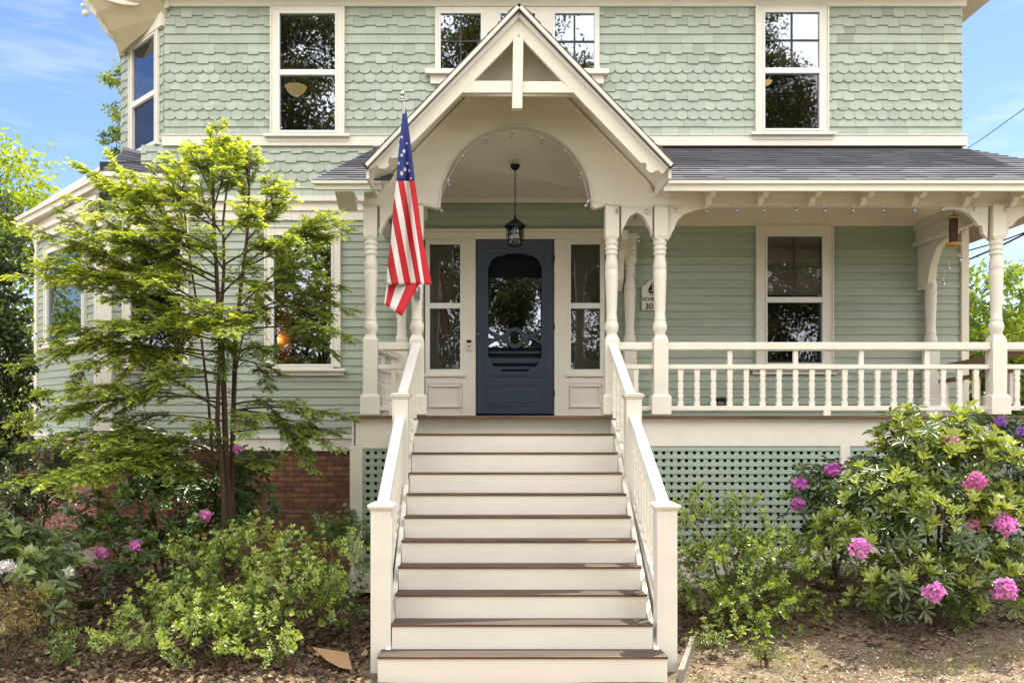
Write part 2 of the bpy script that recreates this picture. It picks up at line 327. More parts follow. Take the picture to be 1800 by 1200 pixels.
def shingles(M, u0, u1, z0, z1, holes, pat, ch=.1191, w=.143):
    mb = MB(M); cols = []; row = 0; z = z0
    while z < z1-.02:
        kind = pat[row % len(pat)]; u = u0-w*(.5 if row % 2 else 0); k = 0
        while u < u1:
            ww = w*(random.choice([1, 1.5, 2]) if kind == 'f' else 1)*random.uniform(.97, 1.03) if kind == 'f' else w
            a, b = max(u, u0), min(u+ww-.0022, u1); zt = min(z+ch*1.3, z1+.02)
            segs = [(a, b)]
            for h in holes:
                if h[2] < z+ch and h[3] > z:
                    ns = []
                    for p, q in segs:
                        if h[1] <= p or h[0] >= q: ns.append((p, q)); continue
                        if h[0] > p: ns.append((p, h[0]))
                        if h[1] < q: ns.append((h[1], q))
                    segs = ns
            dz = random.uniform(-.003, .003); t = random.uniform(.86, 1.06)*(random.uniform(.82, .95) if random.random() < .06 else 1); hue = random.uniform(-.04, .03)
            for p, q in segs:
                if q-p < .012: continue
                if kind == 'c':
                    c = u+ww/2; n = 10; bot = []
                    for i in range(n+1):
                        x = p+(q-p)*i/n; e = (x-c)/(w/2); bot.append((x, z-.030+.048*(1-math.sqrt(max(0, 1-e*e*.96)))+dz*.5))
                elif kind == 's': d = (-.026 if (k+row) % 2 else -.004)+dz; bot = [(p, z+d), (q, z+d)]
                else: bot = [(p, z+dz*.6), (q, z+dz*.6)]
                dy = random.uniform(0, .003); V = []; H = zt-z
                pts = bot+[(q, zt), (p, zt)]
                for x, zz in pts: V.append((x, -(.005+.021*(zt-zz)/H)-dy, zz))
                nb = len(bot)
                for x, zz in bot: V.append((x, 0, zz))
                mb.add(V, [tuple(range(len(pts)))]+[(i, i+len(pts), i+1+len(pts), i+1) for i in range(nb-1)]+[(0, nb+1, len(pts)), (nb-1, len(pts)+nb-1, nb)])
                cols += [(t, t, t*(1+hue))]*len(V)
            u += ww; k += 1
        z += ch; row += 1
    return mb, cols

# openings: (u0, u1, z0, z1) of the glazed area in each wall frame
H_ul = (wx(492), wx(591), wz(232), wz(26)); H_ur = (wx(1342), wx(1439), wz(229), wz(24))
H_t1 = (wx(774), wx(846), wz(124), wz(26)); H_t2 = (wx(879), wx(941), wz(124), wz(26)); H_t3 = (wx(974), wx(1045), wz(124), wz(26))
H_lr = (wx(1346), wx(1444), wz(639), wz(416)); H_ll = (wx(482), wx(584), wz(641), wz(414)); H_lb = (wx(231), wx(320), wz(637), wz(404))
H_s1 = (wx(755), wx(810), wz(650), wz(430)); H_s2 = (wx(1002), wx(1055), wz(650), wz(430)); H_dr = (wx(836), wx(974), wz(736), wz(422))
def grow(h, a): return (h[0]-a, h[1]+a, h[2]-a, h[3]+a)
holes_f = [H_ul, H_ur, H_t1, H_t2, H_t3, H_lr, H_ll, H_lb, H_s1, H_s2, H_dr]
XL, XR = -4.13, wx(1690)
bw = MB(MF); grid_wall(bw, -4.97, XR, -.25, 3.3, holes_f); grid_wall(bw, XL, XR, 3.3, 5.6, holes_f)
put('wall', bw, M_clap, house)
# clapboards of the lower storey
ent = (wx(746), wx(1064), wz(740), wz(406)); cl_holes = [grow(H_lr, .07), grow(H_ll, .07), grow(H_lb, .07), ent]
mb, cols = clapboards(MF, -4.90, XR-.02, -.22, 2.80, cl_holes); me = mb.mesh('clapboard_siding', M_clap); set_col(me, cols); put('clapboard_siding', me, None, house)
# shingles of the upper storey and the band under the belt
up_holes = [grow(H_ul, .05), grow(H_ur, .05), (wx(770), wx(1050), wz(135), wz(14))]
mb, cols = shingles(MF, XL, XR, wz(240), wz(13), up_holes, 'ffccssccssffss'); me = mb.mesh('shingle_siding', M_shin); set_col(me, cols); put('shingle_siding', me, None, house)
mb, cols = shingles(MF, XL-.3, wx(700), 2.83, wz(258), [], 'ffccss'); me = mb.mesh('shingle_band', M_shin); set_col(me, cols); put('shingle_siding', me, None, house)
# bay facets
HU = (-.90, -.20, 3.60, 5.00); HL = (-1.80, -.48, 1.08, 2.35)
fb = MB(MU); grid_wall(fb, -1.33, 0, 3.2, 5.3, [HU]); put('wall', fb, M_clap, house)
mb, cols = shingles(MU, -1.33, 0, 3.49, 5.06, [grow(HU, .05)], 'fcccsscccssf', w=.143); me = mb.mesh('bay_shingles', M_shin); set_col(me, cols); put('shingle_siding', me, None, house)
MU2 = Matrix.Translation((-5.07, 12.14, 0)) @ Matrix.Rotation(R(-72), 4, 'Z')
q_ = MB(MU2); q_.box(-2.2, 0, 0.001, .1, 3.2, 5.3); put('wall', q_, M_clap, house); mb, cols = shingles(MU2, -2.2, 0, 3.3, 5.1, [], 'fff'); me = mb.mesh('bay_side', M_shin); set_col(me, cols); put('shingle_siding', me, None, house)
fb = MB(ML); grid_wall(fb, -2.35, 0, -.25, 2.85, [HL]); put('wall', fb, M_clap, house)
mb, cols = clapboards(ML, -2.35, 0, -.22, 2.85, [grow(HL, .07)]); me = mb.mesh('bay_clapboards', M_clap); set_col(me, cols); put('clapboard_siding', me, None, house)
ML2 = Matrix.Translation((-6.634, 12.864, 0)) @ Matrix.Rotation(R(-90), 4, 'Z')
mb, cols = clapboards(ML2, -2.5, 0, -.22, 2.62, []); mb.box(-2.5, 0, 0, .1, -.25, 2.9); cols += [(1, 1, 1)]*8; me = mb.mesh('bay_side', M_clap); set_col(me, cols); put('clapboard_siding', me, None, house)
# far side wall on the right and closed rear (keeps daylight out)
sb = MB(); sb.box(XR-.1, XR, WD+.12, 19, -2.1, 5.6); sb.box(-5.7, XR, 18.9, 19, -2.1, 5.6); sb.box(-5.75, -5.65, 14.2, 19, 2.9, 5.6); sb.box(-6.95, -6.85, 15.2, 19, -2.1, 2.9); put('wall', sb, M_clap, house)

# trim boards
def board(name, x0, x1, z0, z1, t=.03, M=MF, y0=0, mat=None, bevel=.004):
    b = MB(M); b.box(x0, x1, -t, y0, z0, z1); return put(name, b, mat or M_cream, house, bevel=bevel)
b = MB(MF); b.box(XL-.02, XR+.05, -.05, 0, wz(258), wz(240)); b.box(XL-.02, XR+.055, -.062, 0, wz(240.5), wz(238.5)); b.box(XR+.0, XR+.05, 0, .6, wz(258), wz(240)); put('belt_course', b, M_cream, house, bevel=.004)
b = MB(MF); b.box(XL, XR+.04, -.05, 0, wz(14), 5.62); put('frieze_board', b, M_cream, house)
b = MB(MF); b.box(-4.8, wx(752), -.038, 0, wz(388), wz(350)); b.box(-4.6, wx(752), -.085, 0, wz(356), wz(347)); b.box(-4.6, wx(752), -.06, 0, wz(372), wz(368)); put('frieze_board', b, M_cream, house, bevel=.003)
b = MB(MF); b.box(wx(1063), XR-.05, -.038, 0, wz(398), 2.80); put('frieze_board', b, M_cream, house, bevel=.003)
for M_, a_, c_ in ((MF, -4.99, -4.80), (ML, -.08, 0), (ML, -2.35, -2.24)):
    b = MB(M_); b.box(a_, c_, -.045, 0, -.22, 2.6); put('corner_board', b, M_cream, house, bevel=.004)
b = MB(MF); b.box(XR-.02, XR+.075, -.045, .1, -.25, wz(360)); b.box(XR+.0, XR+.06, -.03, .1, wz(362), wz(258)); put('corner_board', b, M_cream, house, bevel=.004)
b = MB(MF); b.box(-5.02, wx(640), -.05, 0, wz(792), wz(768)); b.box(-5.02, wx(640), -.075, 0, wz(770), wz(763)); put('water_table', b, M_cream, house, bevel=.003)
b = MB(ML); b.box(-2.37, 0, -.05, 0, wz(792), wz(768)); b.box(-2.37, 0, -.075, 0, wz(770), wz(763)); put('water_table', b, M_cream, house, bevel=.003)
b = MB(ML); b.box(-2.37, 0, -.05, 0, 2.58, 2.87); b.box(-2.37, 0, -.09, 0, 2.70, 2.76); put('frieze_board', b, M_cream, house, bevel=.003)
b = MB(MU); b.box(-1.34, .02, -.06, 0, 5.03, 5.4); put('frieze_board', b, M_cream, house, bevel=.003)

def window(M, h, meet=None, cas=.095, sill=True, muntin=None, shade=False, gl=None, label=None, casing=True, gl2=None, pale_panel=False, room=1.6):
    u0, u1, z0, z1 = h; c0 = M @ Vector(((u0+u1)/2, 0, z0))
    w = empty('window', c0, house, label)
    if casing:
        b = MB(M)
        b.box(u0-cas, u0-.018, -.045, 0, z0-.03, z1+cas); b.box(u1+.018, u1+cas, -.045, 0, z0-.03, z1+cas); b.box(u0-.018, u1+.018, -.045, 0, z1+.018, z1+cas)
        b.box(u0-cas-.02, u0-cas, -.062, 0, z0-.03, z1+cas+.02); b.box(u1+cas, u1+cas+.02, -.062, 0, z0-.03, z1+cas+.02); b.box(u0-cas, u1+cas, -.062, 0, z1+cas, z1+cas+.02)
        b.box(u0-.018, u1+.018, -.045, 0, z0-.05, z0-.02)
        put('casing', b, M_cream, w, bevel=.004)
    b = MB(M); s = .032
    for (a, c, d, e) in ((u0-.018, u0+.006, z0-.02, z1+.018), (u1-.006, u1+.018, z0-.02, z1+.018), (u0+.006, u1-.006, z1-.006, z1+.018), (u0+.006, u1-.006, z0-.02, z0+.006)):
        b.box(a, c, -.055, .0, d, e)
    put('storm_frame', b, M_storm, w, bevel=.003)
    if meet:
        b = MB(M); b.box(u0+.006, u1-.006, -.05, .02, meet-.035, meet+.035); put('meeting_rail', b, M_storm, w, bevel=.004)
    def pane(a, c, d, e, y, mat):
        q = MB(M); q.box(a, c, y, y+.004, d, e); put('pane', q, mat, w)
    gl = gl or M_glass
    if meet:
        pane(u0, u1, meet+.03, z1, -.022, gl); pane(u0, u1, z0, meet-.03, -.012, gl2 or gl)
        b = MB(M); b.box(u0+.006, u0+.03, .01, .035, z0, meet-.035); b.box(u1-.03, u1-.006, .01, .035, z0, meet-.035); b.box(u0+.03, u1-.03, .01, .035, z0, z0+.035)
        put('sash', b, M_grey, w)
    else: pane(u0, u1, z0, z1, -.02, gl)
    if muntin:
        b = MB(M); zz0 = (meet+.035) if meet else z0; ya_ = -.036
        if muntin[0]: b.box((u0+u1)/2-.010, (u0+u1)/2+.010, ya_, -.024, zz0, z1-.006)
        if muntin[1]: b.box(u0+.006, u1-.006, ya_+.002, -.026, (zz0+z1)/2-.010, (zz0+z1)/2+.010)
        put('muntin', b, M_edge, w)
    if shade:
        b = MB(M); b.box(u0, u1, .06, .07, z1-shade, z1+.05); b.box(u0, u1, .052, .08, z1-shade-.02, z1-shade); put('roller_shade', b, M_shade, w)
    if pale_panel: b = MB(M); b.box(u0, u1, .10, .11, z0, z1+.02); put('pale_panel', b, M_pale_panel, w)  # pale panel added so the sidelights look brighter inside
    if sill:
        b = MB(M); b.box(u0-cas-.09, u1+cas+.09, -.11, .0, z0-.088, z0-.05); b.box(u0-cas-.06, u1+cas+.06, -.06, 0, z0-.14, z0-.088); put('sill', b, M_cream, w, bevel=.005)
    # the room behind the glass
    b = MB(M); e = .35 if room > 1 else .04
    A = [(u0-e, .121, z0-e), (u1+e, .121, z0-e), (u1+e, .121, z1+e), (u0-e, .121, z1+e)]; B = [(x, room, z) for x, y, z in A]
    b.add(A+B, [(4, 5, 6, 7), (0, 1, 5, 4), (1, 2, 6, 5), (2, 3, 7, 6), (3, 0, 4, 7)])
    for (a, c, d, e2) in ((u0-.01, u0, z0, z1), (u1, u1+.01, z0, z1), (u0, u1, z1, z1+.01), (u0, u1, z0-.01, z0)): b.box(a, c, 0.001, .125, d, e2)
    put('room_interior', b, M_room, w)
    return w
window(MF, H_ul, wz(129.5), label='upper window left of the gable, with a glass ceiling lamp inside')
window(MF, H_ur, wz(126.5), muntin=(1, 1), label='upper window right of the gable', gl2=M_glass2)
for h in (H_t1, H_t2, H_t3): window(MF, h, None, cas=.03, sill=False, muntin=(1, 1), casing=False, label='small upper window behind the gable')
b = MB(MF); b.box(wx(765), H_t1[0]-.018, -.045, 0, wz(127), wz(15)); b.box(H_t1[1]+.018, H_t2[0]-.018, -.045, 0, wz(127), wz(15)); b.box(H_t2[1]+.018, H_t3[0]-.018, -.045, 0, wz(127), wz(15)); b.box(H_t3[1]+.018, wx(1053), -.045, 0, wz(127), wz(15))
for h in (H_t1, H_t2, H_t3): b.box(h[0]-.018, h[1]+.018, -.045, 0, h[3]+.018, wz(15)); b.box(h[0]-.018, h[1]+.018, -.045, 0, wz(127), h[2]-.02)
b.box(wx(748), wx(1068), -.12, 0, wz(135), wz(127)); b.box(wx(757), wx(1060), -.06, 0, wz(150), wz(135))
put('triple_window_casing', b, M_cream, house, bevel=.004)
window(MF, H_lr, wz(527.5), muntin=(1, 1), shade=.72, label='porch window with a drawn shade', cas=.12, gl=M_glass2)
window(MF, H_ll, None, label='lower window beside the porch, warm light inside')
window(MF, H_lb, wz(512), muntin=(1, 0), label='lower window behind the small tree', cas=.08, gl=M_glass2)
window(MU, HU, 4.24, label='upper bay window facing left', cas=.08, room=.45, gl2=M_glass2)
window(ML, HL, None, label='lower bay window facing left', cas=.08, room=.45, gl=M_glass)

# entry: sidelights, panels, door
b = MB(MF); T = -.05
Z0, Z1 = .03, wz(408)
for a, c in ((wx(748), H_s1[0]-.018), (H_s1[1]+.018, wx(836)), (wx(974), H_s2[0]-.018), (H_s2[1]+.018, wx(1062))): b.box(a, c, T, 0, Z0, wz(422))
b.box(wx(744), wx(1066), T-.02, 0, wz(422), Z1); b.box(wx(742), wx(1068), T-.05, 0, wz(410), wz(405)); b.box(wx(836), wx(974), T+.01, 0, wz(422), wz(421))
for h in (H_s1, H_s2):
    b.box(h[0]-.018, h[1]+.018, T, 0, h[3]+.018, wz(422)); b.box(h[0]-.018, h[1]+.018, T, 0, wz(674), h[2]-.018)
    b.box(h[0]-.018, h[1]+.018, T+.012, 0, Z0, wz(674)); m0 = .0
    for (a, c, d, e) in ((h[0]-.01, h[0]+.02, wz(712), wz(678)), (h[1]-.02, h[1]+.01, wz(712), wz(678)), (h[0]-.01, h[1]+.01, wz(680), wz(676)), (h[0]-.01, h[1]+.01, wz(716), wz(712))): b.box(a, c, T-.012, T+.012, d, e)
    b.box(h[0]-.06, h[1]+.06, T-.03, T, wz(662), wz(656))
put('entry_surround', b, M_cream, house, bevel=.003)
for h in (H_s1, H_s2): window(MF, h, wz(538), casing=False, sill=False, gl=M_glass2, pale_panel=True, label='tall sidelight window beside the blue door')
door = empty('door', (wx(905), WD, .03), house, 'dark blue screen door with oval cut corners and ring crossbar')
DXc = wx(905); s_ = WD/F
def dz(py): return wz(py)
b = MB(MF); x0, x1 = wx(837), wx(973); y0, y1 = -.035, .0
op = [(856, 446), (955, 446)]  # opening of the screen: corners cut with ears
outer = [(837, 423), (973, 423), (973, 727), (837, 727)]
# stiles and rails around the opening (opening px 858..952, y 446..654)
for (a, c, d, e) in ((837, 858, 423, 727), (952, 973, 423, 727), (858, 952, 423, 447), (858, 952, 654, 727)): b.box(wx(a), wx(c), y0, y1, wz(e), wz(d))
for sx in (1, -1):
    def q(px): return wx(905+sx*(px-905))
    top = [(q(952), wz(447)), (q(920), wz(447)), (q(922), wz(449)), (q(936), wz(451)), (q(946), wz(458)), (q(949), wz(466)), (q(952), wz(470))]
    bot = [(q(952), wz(654)), (q(926), wz(654)), (q(930), wz(650)), (q(942), wz(645)), (q(948), wz(636)), (q(950), wz(630)), (q(952), wz(626))]
    b.prism(top, y0-.001, y1-.004); b.prism(bot, y0-.001, y1-.004)
put('door_frame', b, M_blue, door, bevel=.003)
b = MB(MF)   # raised mouldings and bottom panel
for (X0, X1, Y0, Y1) in ((850, 960, 437, 662), (851, 959, 676, 713)):
    t = 1.6
    for (a, c, d, e) in ((X0, X0+t, Y0, Y1), (X1-t, X1, Y0, Y1), (X0+t, X1-t, Y0, Y0+t), (X0+t, X1-t, Y1-t, Y1)): b.box(wx(a), wx(c), y0-.01, y0, wz(e), wz(d))
b.box(wx(880), wx(932), y0-.012, y0, wz(446), wz(440)); b.box(wx(880), wx(930), y0-.012, y0, wz(659), wz(653))
b.box(wx(857), wx(953), y0-.006, y0, wz(709), wz(680))
put('door_moulding', b, M_blue, door, bevel=.002)
b = MB(MF)   # ring crossbar: ring with two forked arms
n = 28; ring = []
for i in range(n):
    a0, a1 = 2*math.pi*i/n, 2*math.pi*(i+1)/n
    def rp(a, r): return (wx(905)+math.cos(a)*r*s_, wz(594)+math.sin(a)*r*s_*1.08)
    p = [rp(a0, 10.5), rp(a1, 10.5), rp(a1, 17), rp(a0, 17)]; b.prism(p, y0-.004, y1-.01)
for sx in (1, -1):
    def q(px): return wx(905+sx*(px-905))
    arm = [(q(919), wz(584)), (q(930), wz(590)), (q(940), wz(585)), (q(953), wz(578)), (q(953), wz(582.5)), (q(939), wz(592.5)), (q(953), wz(601)), (q(953), wz(607)), (q(940), wz(599)), (q(930), wz(595.5)), (q(919), wz(603))]
    b.prism(arm, y0-.003, y1-.01)
b.box(wx(856), wx(858.5), y0-.004, y1-.01, wz(607), wz(578)); b.box(wx(951.5), wx(954), y0-.004, y1-.01, wz(607), wz(578))
put('ring_crossbar', b, M_blue, door, bevel=.002)
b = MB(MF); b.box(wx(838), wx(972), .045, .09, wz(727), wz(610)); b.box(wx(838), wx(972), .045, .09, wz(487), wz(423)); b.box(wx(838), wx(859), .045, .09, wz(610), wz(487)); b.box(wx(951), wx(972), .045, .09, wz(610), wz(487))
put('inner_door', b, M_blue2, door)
b = MB(MF)
for yy, hh in ((617, 4), (629, 9), (644, 5)): b.box(wx(859), wx(951), .020, .045, wz(yy+hh), wz(yy))
put('inner_door_panel', b, M_blue, door, bevel=.004)
b = MB(MF); b.box(wx(858), wx(952), .06, .064, wz(611), wz(486)); put('pane', b, glass('door_glass', .35, (.3, .3, .3), .02), door)
b = MB(MF); b.tube([(wx(841), -.035, wz(589)), (wx(841), -.075, wz(589))], .009, 8); b.sphere((wx(841), -.09, wz(589)), .024); put('door_knob', b, M_brass, door, smooth=True)
b = MB(MF)
for yy in (455, 575, 692): b.box(wx(973), wx(975), -.05, -.02, wz(yy+5), wz(yy-5))
put('hinge', b, M_blue2, door)
b = MB(MF); b.box(wx(836), wx(974), -.06, .1, .005, .032); put('door_sill', b, M_wood, door)
b = MB(MF); b.box(-.6, 1.6, .3, 1.8, -.05, 2.4); 
r_ = MB(MF); r_.add([(-.6, .121, 0), (1.6, .121, 0), (1.6, .121, 2.5), (-.6, .121, 2.5), (-.6, 2, 0), (1.6, 2, 0), (1.6, 2, 2.5), (-.6, 2, 2.5)], [(4, 5, 6, 7), (0, 1, 5, 4), (1, 2, 6, 5), (2, 3, 7, 6), (3, 0, 4, 7)])
# foundation
b = MB(MF); b.box(-5.0, wx(640), -.0, .3, -2.3, wz(792)); put('foundation', b, M_brick, house)
b = MB(ML); 
for (a, c, d, e) in ((-2.35, -1.62, -2.3, -.42), (-.95, .0, -2.3, -.42), (-1.62, -.95, -2.3, -1.05)): b.box(a, c, 0, .3, d, e)
put('foundation', b, M_brick_lit, house)
cw = empty('cellar_window', ML @ Vector((-1.28, 0, -1.05)), house)
b = MB(ML); b.box(-1.65, -.92, -.08, .02, -1.10, -1.05); put('sill', b, M_concrete, cw)
b = MB(ML); b.box(-1.62, -.95, .12, .126, -1.05, -.42); put('pane', b, M_glass, cw)
b = MB(ML)
for i in range(6): b.tube([(-1.58+i*.12, .03, -1.05), (-1.58+i*.12, .03, -.42)], .008, 6)
put('window_bar', b, M_black, cw)
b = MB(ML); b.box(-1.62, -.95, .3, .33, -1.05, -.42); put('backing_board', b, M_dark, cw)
b = MB(ML); b.box(-2.37, .05, -.05, .1, -2.3, -1.72); put('stone_footing', b, M_concrete, house)
b = MB(); b.box(-6.95, -6.65, 12.9, 18, -2.3, -.25); put('foundation', b, M_brick, house)

# main roof eaves (out of frame above, they shade the front wall) and the bay's flared soffit
b = MB(); b.add([(-4.5, 10.72, 5.55), (6.7, 10.72, 5.55), (6.7, 19.3, 5.55), (-4.5, 19.3, 5.55), (-4.5, 10.72, 5.68), (6.7, 10.72, 5.68), (6.2, 15, 7.6), (-4.0, 15, 7.6), (6.7, 19.3, 5.68), (-4.5, 19.3, 5.68)],
    [(0, 3, 2, 1), (0, 1, 5, 4), (4, 5, 6, 7), (6, 8, 9, 7), (1, 2, 8, 6, 5), (0, 4, 7, 9, 3), (2, 3, 9, 8)])
put('main_roof', b, M_cream, house)
b = MB(); b.box(-4.4, 6.2, WD-.3, WD-.05, 5.40, 5.55); put('cornice', b, M_cream, house)
# flared soffit over the bay, with its cut bargeboard
w0 = P(293, 26, 11.16); w1 = P(217, 98, 12.1); o1 = P(212, 92, 11.75); o2 = P(190, 55, 11.55); o3 = P(168, 26, 11.45); o4 = P(140, -25, 11.3); o5 = P(262, -30, 10.9)
b = MB(); V = [w0, w1, o1, o2, o3, o4, o5]; V2 = [v+Vector((0, 0, .10)) for v in V]
b.add(V+V2, [(0, 1, 2, 3), (0, 3, 4, 6), (6, 4, 5), (7, 10, 9, 8), (7, 13, 11, 10), (13, 12, 11)]+[(i, i+7, (i+1)%7+7, (i+1)%7) for i in range(7)])
put('bay_soffit', b, paint('beadboard_soffit', (.56, .50, .34), .6, .1, .8, 4, grain=(1, 12, 1), fine=6), house)
b = MB()
def ribbon(mb, pts, h, t):
    for i in range(len(pts)-1):
        a, c = pts[i], pts[i+1]; d = (c-a); d.z = 0; nrm = Vector((-d.y, d.x, 0)).normalized()*t if d.length > .001 else Vector((t, 0, 0))
        hh0 = h[i]; hh1 = h[i+1]
        mb.hexa([a-nrm-Vector((0,0,hh0)), c-nrm-Vector((0,0,hh1)), c+nrm-Vector((0,0,hh1)), a+nrm-Vector((0,0,hh0)), a-nrm+Vector((0,0,.12)), c-nrm+Vector((0,0,.12)), c+nrm+Vector((0,0,.12)), a+nrm+Vector((0,0,.12))])
ribbon(b, [P(140, -22, 11.3), P(150, -2, 11.36), P(158, 14, 11.4), P(170, 24, 11.43), P(180, 42, 11.5), P(190, 58, 11.55), P(200, 68, 11.62), P(206, 74, 11.7)], [.06, .05, .05, .05, .05, .03, .02, .0], .02)
ribbon(b, [P(203, 66, 11.66), P(210, 74, 11.8), P(214, 84, 11.95), P(217, 96, 12.1)], [.02, .06, .10, .02], .04)
b.sphere(P(150, 24, 11.36), .045, 12, 8); b.sphere(P(146, 10, 11.34), .03, 12, 8); put('scroll_bargeboard', b, M_cream, house, bevel=.003); b = MB()
ribbon(b, [P(165, -12, 11.2), P(190, 2, 11.2), P(215, 9, 11.2), P(240, 11, 11.18), P(255, 6, 11.16), P(262, -4, 11.14), P(275, 3, 11.14), P(288, 16, 11.14), P(297, 14, 11.14)], [.0]*9, .02)
put('scroll_bargeboard', b, M_cream, house, bevel=.003)

# ------------------------------------------------------------------ shingled roof planes
def roof_plane(name, a, bb, c, d, n, th=.03, tab=(.18, .34), under=M_cream, nm='porch_roof', parent=None):
    # a,bb = eave left/right ; d,c = top left/right
    a, bb, c, d = map(Vector, (a, bb, c, d)); nrm = (bb-a).cross(d-a).normalized(); mb = MB(); cols = []
    for i in range(n):
        t0, t1 = i/n, min(1, (i+1.25)/n); p0, p1 = a.lerp(d, t0), bb.lerp(c, t0); q0, q1 = a.lerp(d, t1), bb.lerp(c, t1); L = (p1-p0).length
        x = 0
        while x < 1:
            w = random.uniform(*tab)/max(L, .01); x2 = min(1, x+w); lift = random.uniform(0, .006); t = random.choice([.8, .92, 1, 1.05, 1.18])*random.uniform(.93, 1.07)
            jog = (d-a).normalized()*random.choice([0, 0, -.012, .006])
            V = [p0.lerp(p1, x)+jog+nrm*(.013+lift), p0.lerp(p1, x2)+jog+nrm*(.013+lift), q0.lerp(q1, x2)+nrm*.001, q0.lerp(q1, x)+nrm*.001, p0.lerp(p1, x)+jog-nrm*.002, p0.lerp(p1, x2)+jog-nrm*.002]
            mb.add(V, [(0, 1, 2, 3), (4, 5, 1, 0), (4, 0, 3), (1, 5, 2)]); cols += [(.098*t, .100*t, .114*t)]*6
            x = x2
    me = mb.mesh(name, M_roof); set_col(me, cols); r = put(nm, me, None, parent or house)
    s = MB(); dn = -nrm*th; s.hexa([a+dn, bb+dn, c+dn, d+dn, a-nrm*.003, bb-nrm*.003, c-nrm*.003, d-nrm*.003]); put('soffit', s, under, r)
    return r
ZE, ZT, DE = 2.50, 3.46, 9.15
roof_plane('porch_roof_right', (fx(1172, DE), DE, ZE), (6.9, DE, ZE), (6.12, WD-.02, ZT), (fx(1120, WD), WD-.02, ZT), 17)
roof_plane('porch_roof_side', (6.9, DE, ZE), (6.9, 16, ZE), (6.12, 16, ZT), (6.12, WD-.02, ZT), 17)
roof_plane('porch_roof_left', (-1.82, DE, ZE), (-1.0, DE, ZE), (-1.0, WD-.02, ZT), (-1.42, WD-.02, ZT), 17)
b = MB(); b.box(fx(1166, DE), 6.9, DE-.015, DE+.03, ZE-.115, ZE-.018); b.box(fx(1166, DE), 6.92, DE-.045, DE-.015, ZE-.045, ZE-.012); b.box(-1.80, -1.1, DE-.015, DE+.03, ZE-.10, ZE-.018); b.box(-1.83, -1.1, DE-.045, DE-.015, ZE-.045, ZE-.014)
put('fascia', b, M_cream, house, bevel=.003)
b = MB(); b.box(fx(1180, PF), 6.8, DE+.03, PF, ZE-.02, ZE+.01); put('eave_board', b, M_cream, house)
for px in (1251, 1343, 1435, 1527, 1619, 1711, 1796):
    x = fx(px, 9.3); b = MB()
    prof = [(DE+.03, ZE-.03), (PF, ZE-.03), (PF, ZE-.20), (PF-.05, ZE-.195), (PF-.09, ZE-.165), (PF-.12, ZE-.12), (PF-.17, ZE-.125), (PF-.2, ZE-.15), (PF-.25, ZE-.14), (DE+.03, ZE-.09)]
    b.prism(prof, x-.03, x+.03, ax='yz'); put('rafter_tail', b, M_cream, house, bevel=.003)
b = MB(); b.prism([(DE+.06, ZE-.1), (PF, ZE-.1), (PF, ZE-.24)], -1.60, -1.40, ax='yz'); put('rafter_tail', b, M_cream, house, bevel=.003)

# bay roof
E = [P(352, 309, 10.95), P(182, 302, 10.95), P(28, 384, 12.9), Vector((-7.05, 15, 2.96))]; Tp = [P(345, 296, 11.15), P(219, 265, 11.62), Vector((-5.12, 12.6, 3.56)), Vector((-5.2, 15, 3.56))]
for k in range(3):
    roof_plane('bay_roof', E[k+1], E[k], Tp[k], Tp[k+1], 7, .03, nm='bay_roof')
def strip(mb, pts, off, z0, z1, t):     # board along a line of points, from z0 to z1 below or above it
    for i in range(len(pts)-1):
        a, c = Vector(pts[i]), Vector(pts[i+1]); n = Vector((c.y-a.y, -(c.x-a.x), 0)).normalized()
        if n.dot(Vector((-.5, -1, 0))) < 0: n = -n
        a = a+n*off; c = c+n*off; u, v = Vector((0, 0, z0)), Vector((0, 0, z1))
        mb.hexa([a+u, c+u, c+u-n*t, a+u-n*t, a+v, c+v, c+v-n*t, a+v-n*t])
b = MB(); strip(b, E, .0, -.14, -.02, .03); strip(b, E, .03, -.06, -.0, .03); put('bay_fascia', b, M_cream, house, bevel=.003)
d_ = Vector((0, 0, -.13)); b = MB(); b.add([E[0]+d_, E[1]+d_, E[2]+d_, E[3]+d_, Vector((-6.6, 15, 2.82)), Vector((-6.6, 12.9, 2.84)), Vector((-4.95, WD, 2.9)), Vector((-3.7, WD, 2.9))], [(0, 1, 6, 7), (1, 2, 5, 6), (2, 3, 4, 5)]); put('bay_soffit', b, M_cream, house)
b = MB(); strip(b, [Tp[0], Tp[1], Tp[2]], .03, .0, .045, .05); put('bay_flashing', b, M_grey, house)
# gabled portico
gab = empty('gable', (.33, 8.75, 2.5), house)
GA = (.332, 4.135); GS = 1.043
def roofz(x): return GA[1]-GS*abs(x-GA[0])
gx0, gx1 = -1.205, 1.868
for sx, xe in ((-1, gx0), (1, gx1)):
    e = (xe, roofz(xe))
    if sx < 0: roof_plane('gable_roof', (xe, 11.15, e[1]), (xe, 8.66, e[1]), (GA[0], 8.66, GA[1]), (GA[0], 11.15, GA[1]), 15, .035, nm='gable_roof', parent=gab)
    else: roof_plane('gable_roof', (xe, 8.66, e[1]), (xe, 11.15, e[1]), (GA[0], 11.15, GA[1]), (GA[0], 8.66, GA[1]), 15, .035, nm='gable_roof', parent=gab)
YB = 8.75
RB = [(912,26),(1174,296),(1164,306),(1158,300),(1153,300),(1148,304),(1141,303),(1136,297),(1137,290),(1134,286),(1127,287),(921,72),(912,62)]
LB = [(912,26),(912,62),(902,72),(700,277),(690,279),(685,276),(682,283),(684,291),(677,297),(667,297),(662,291),(657,296),(649,297)]
for poly in (RB, LB):
    b = MB(); b.prism(PL(poly, YB), YB, YB+.045); put('bargeboard', b, M_cream, gab, bevel=.004)
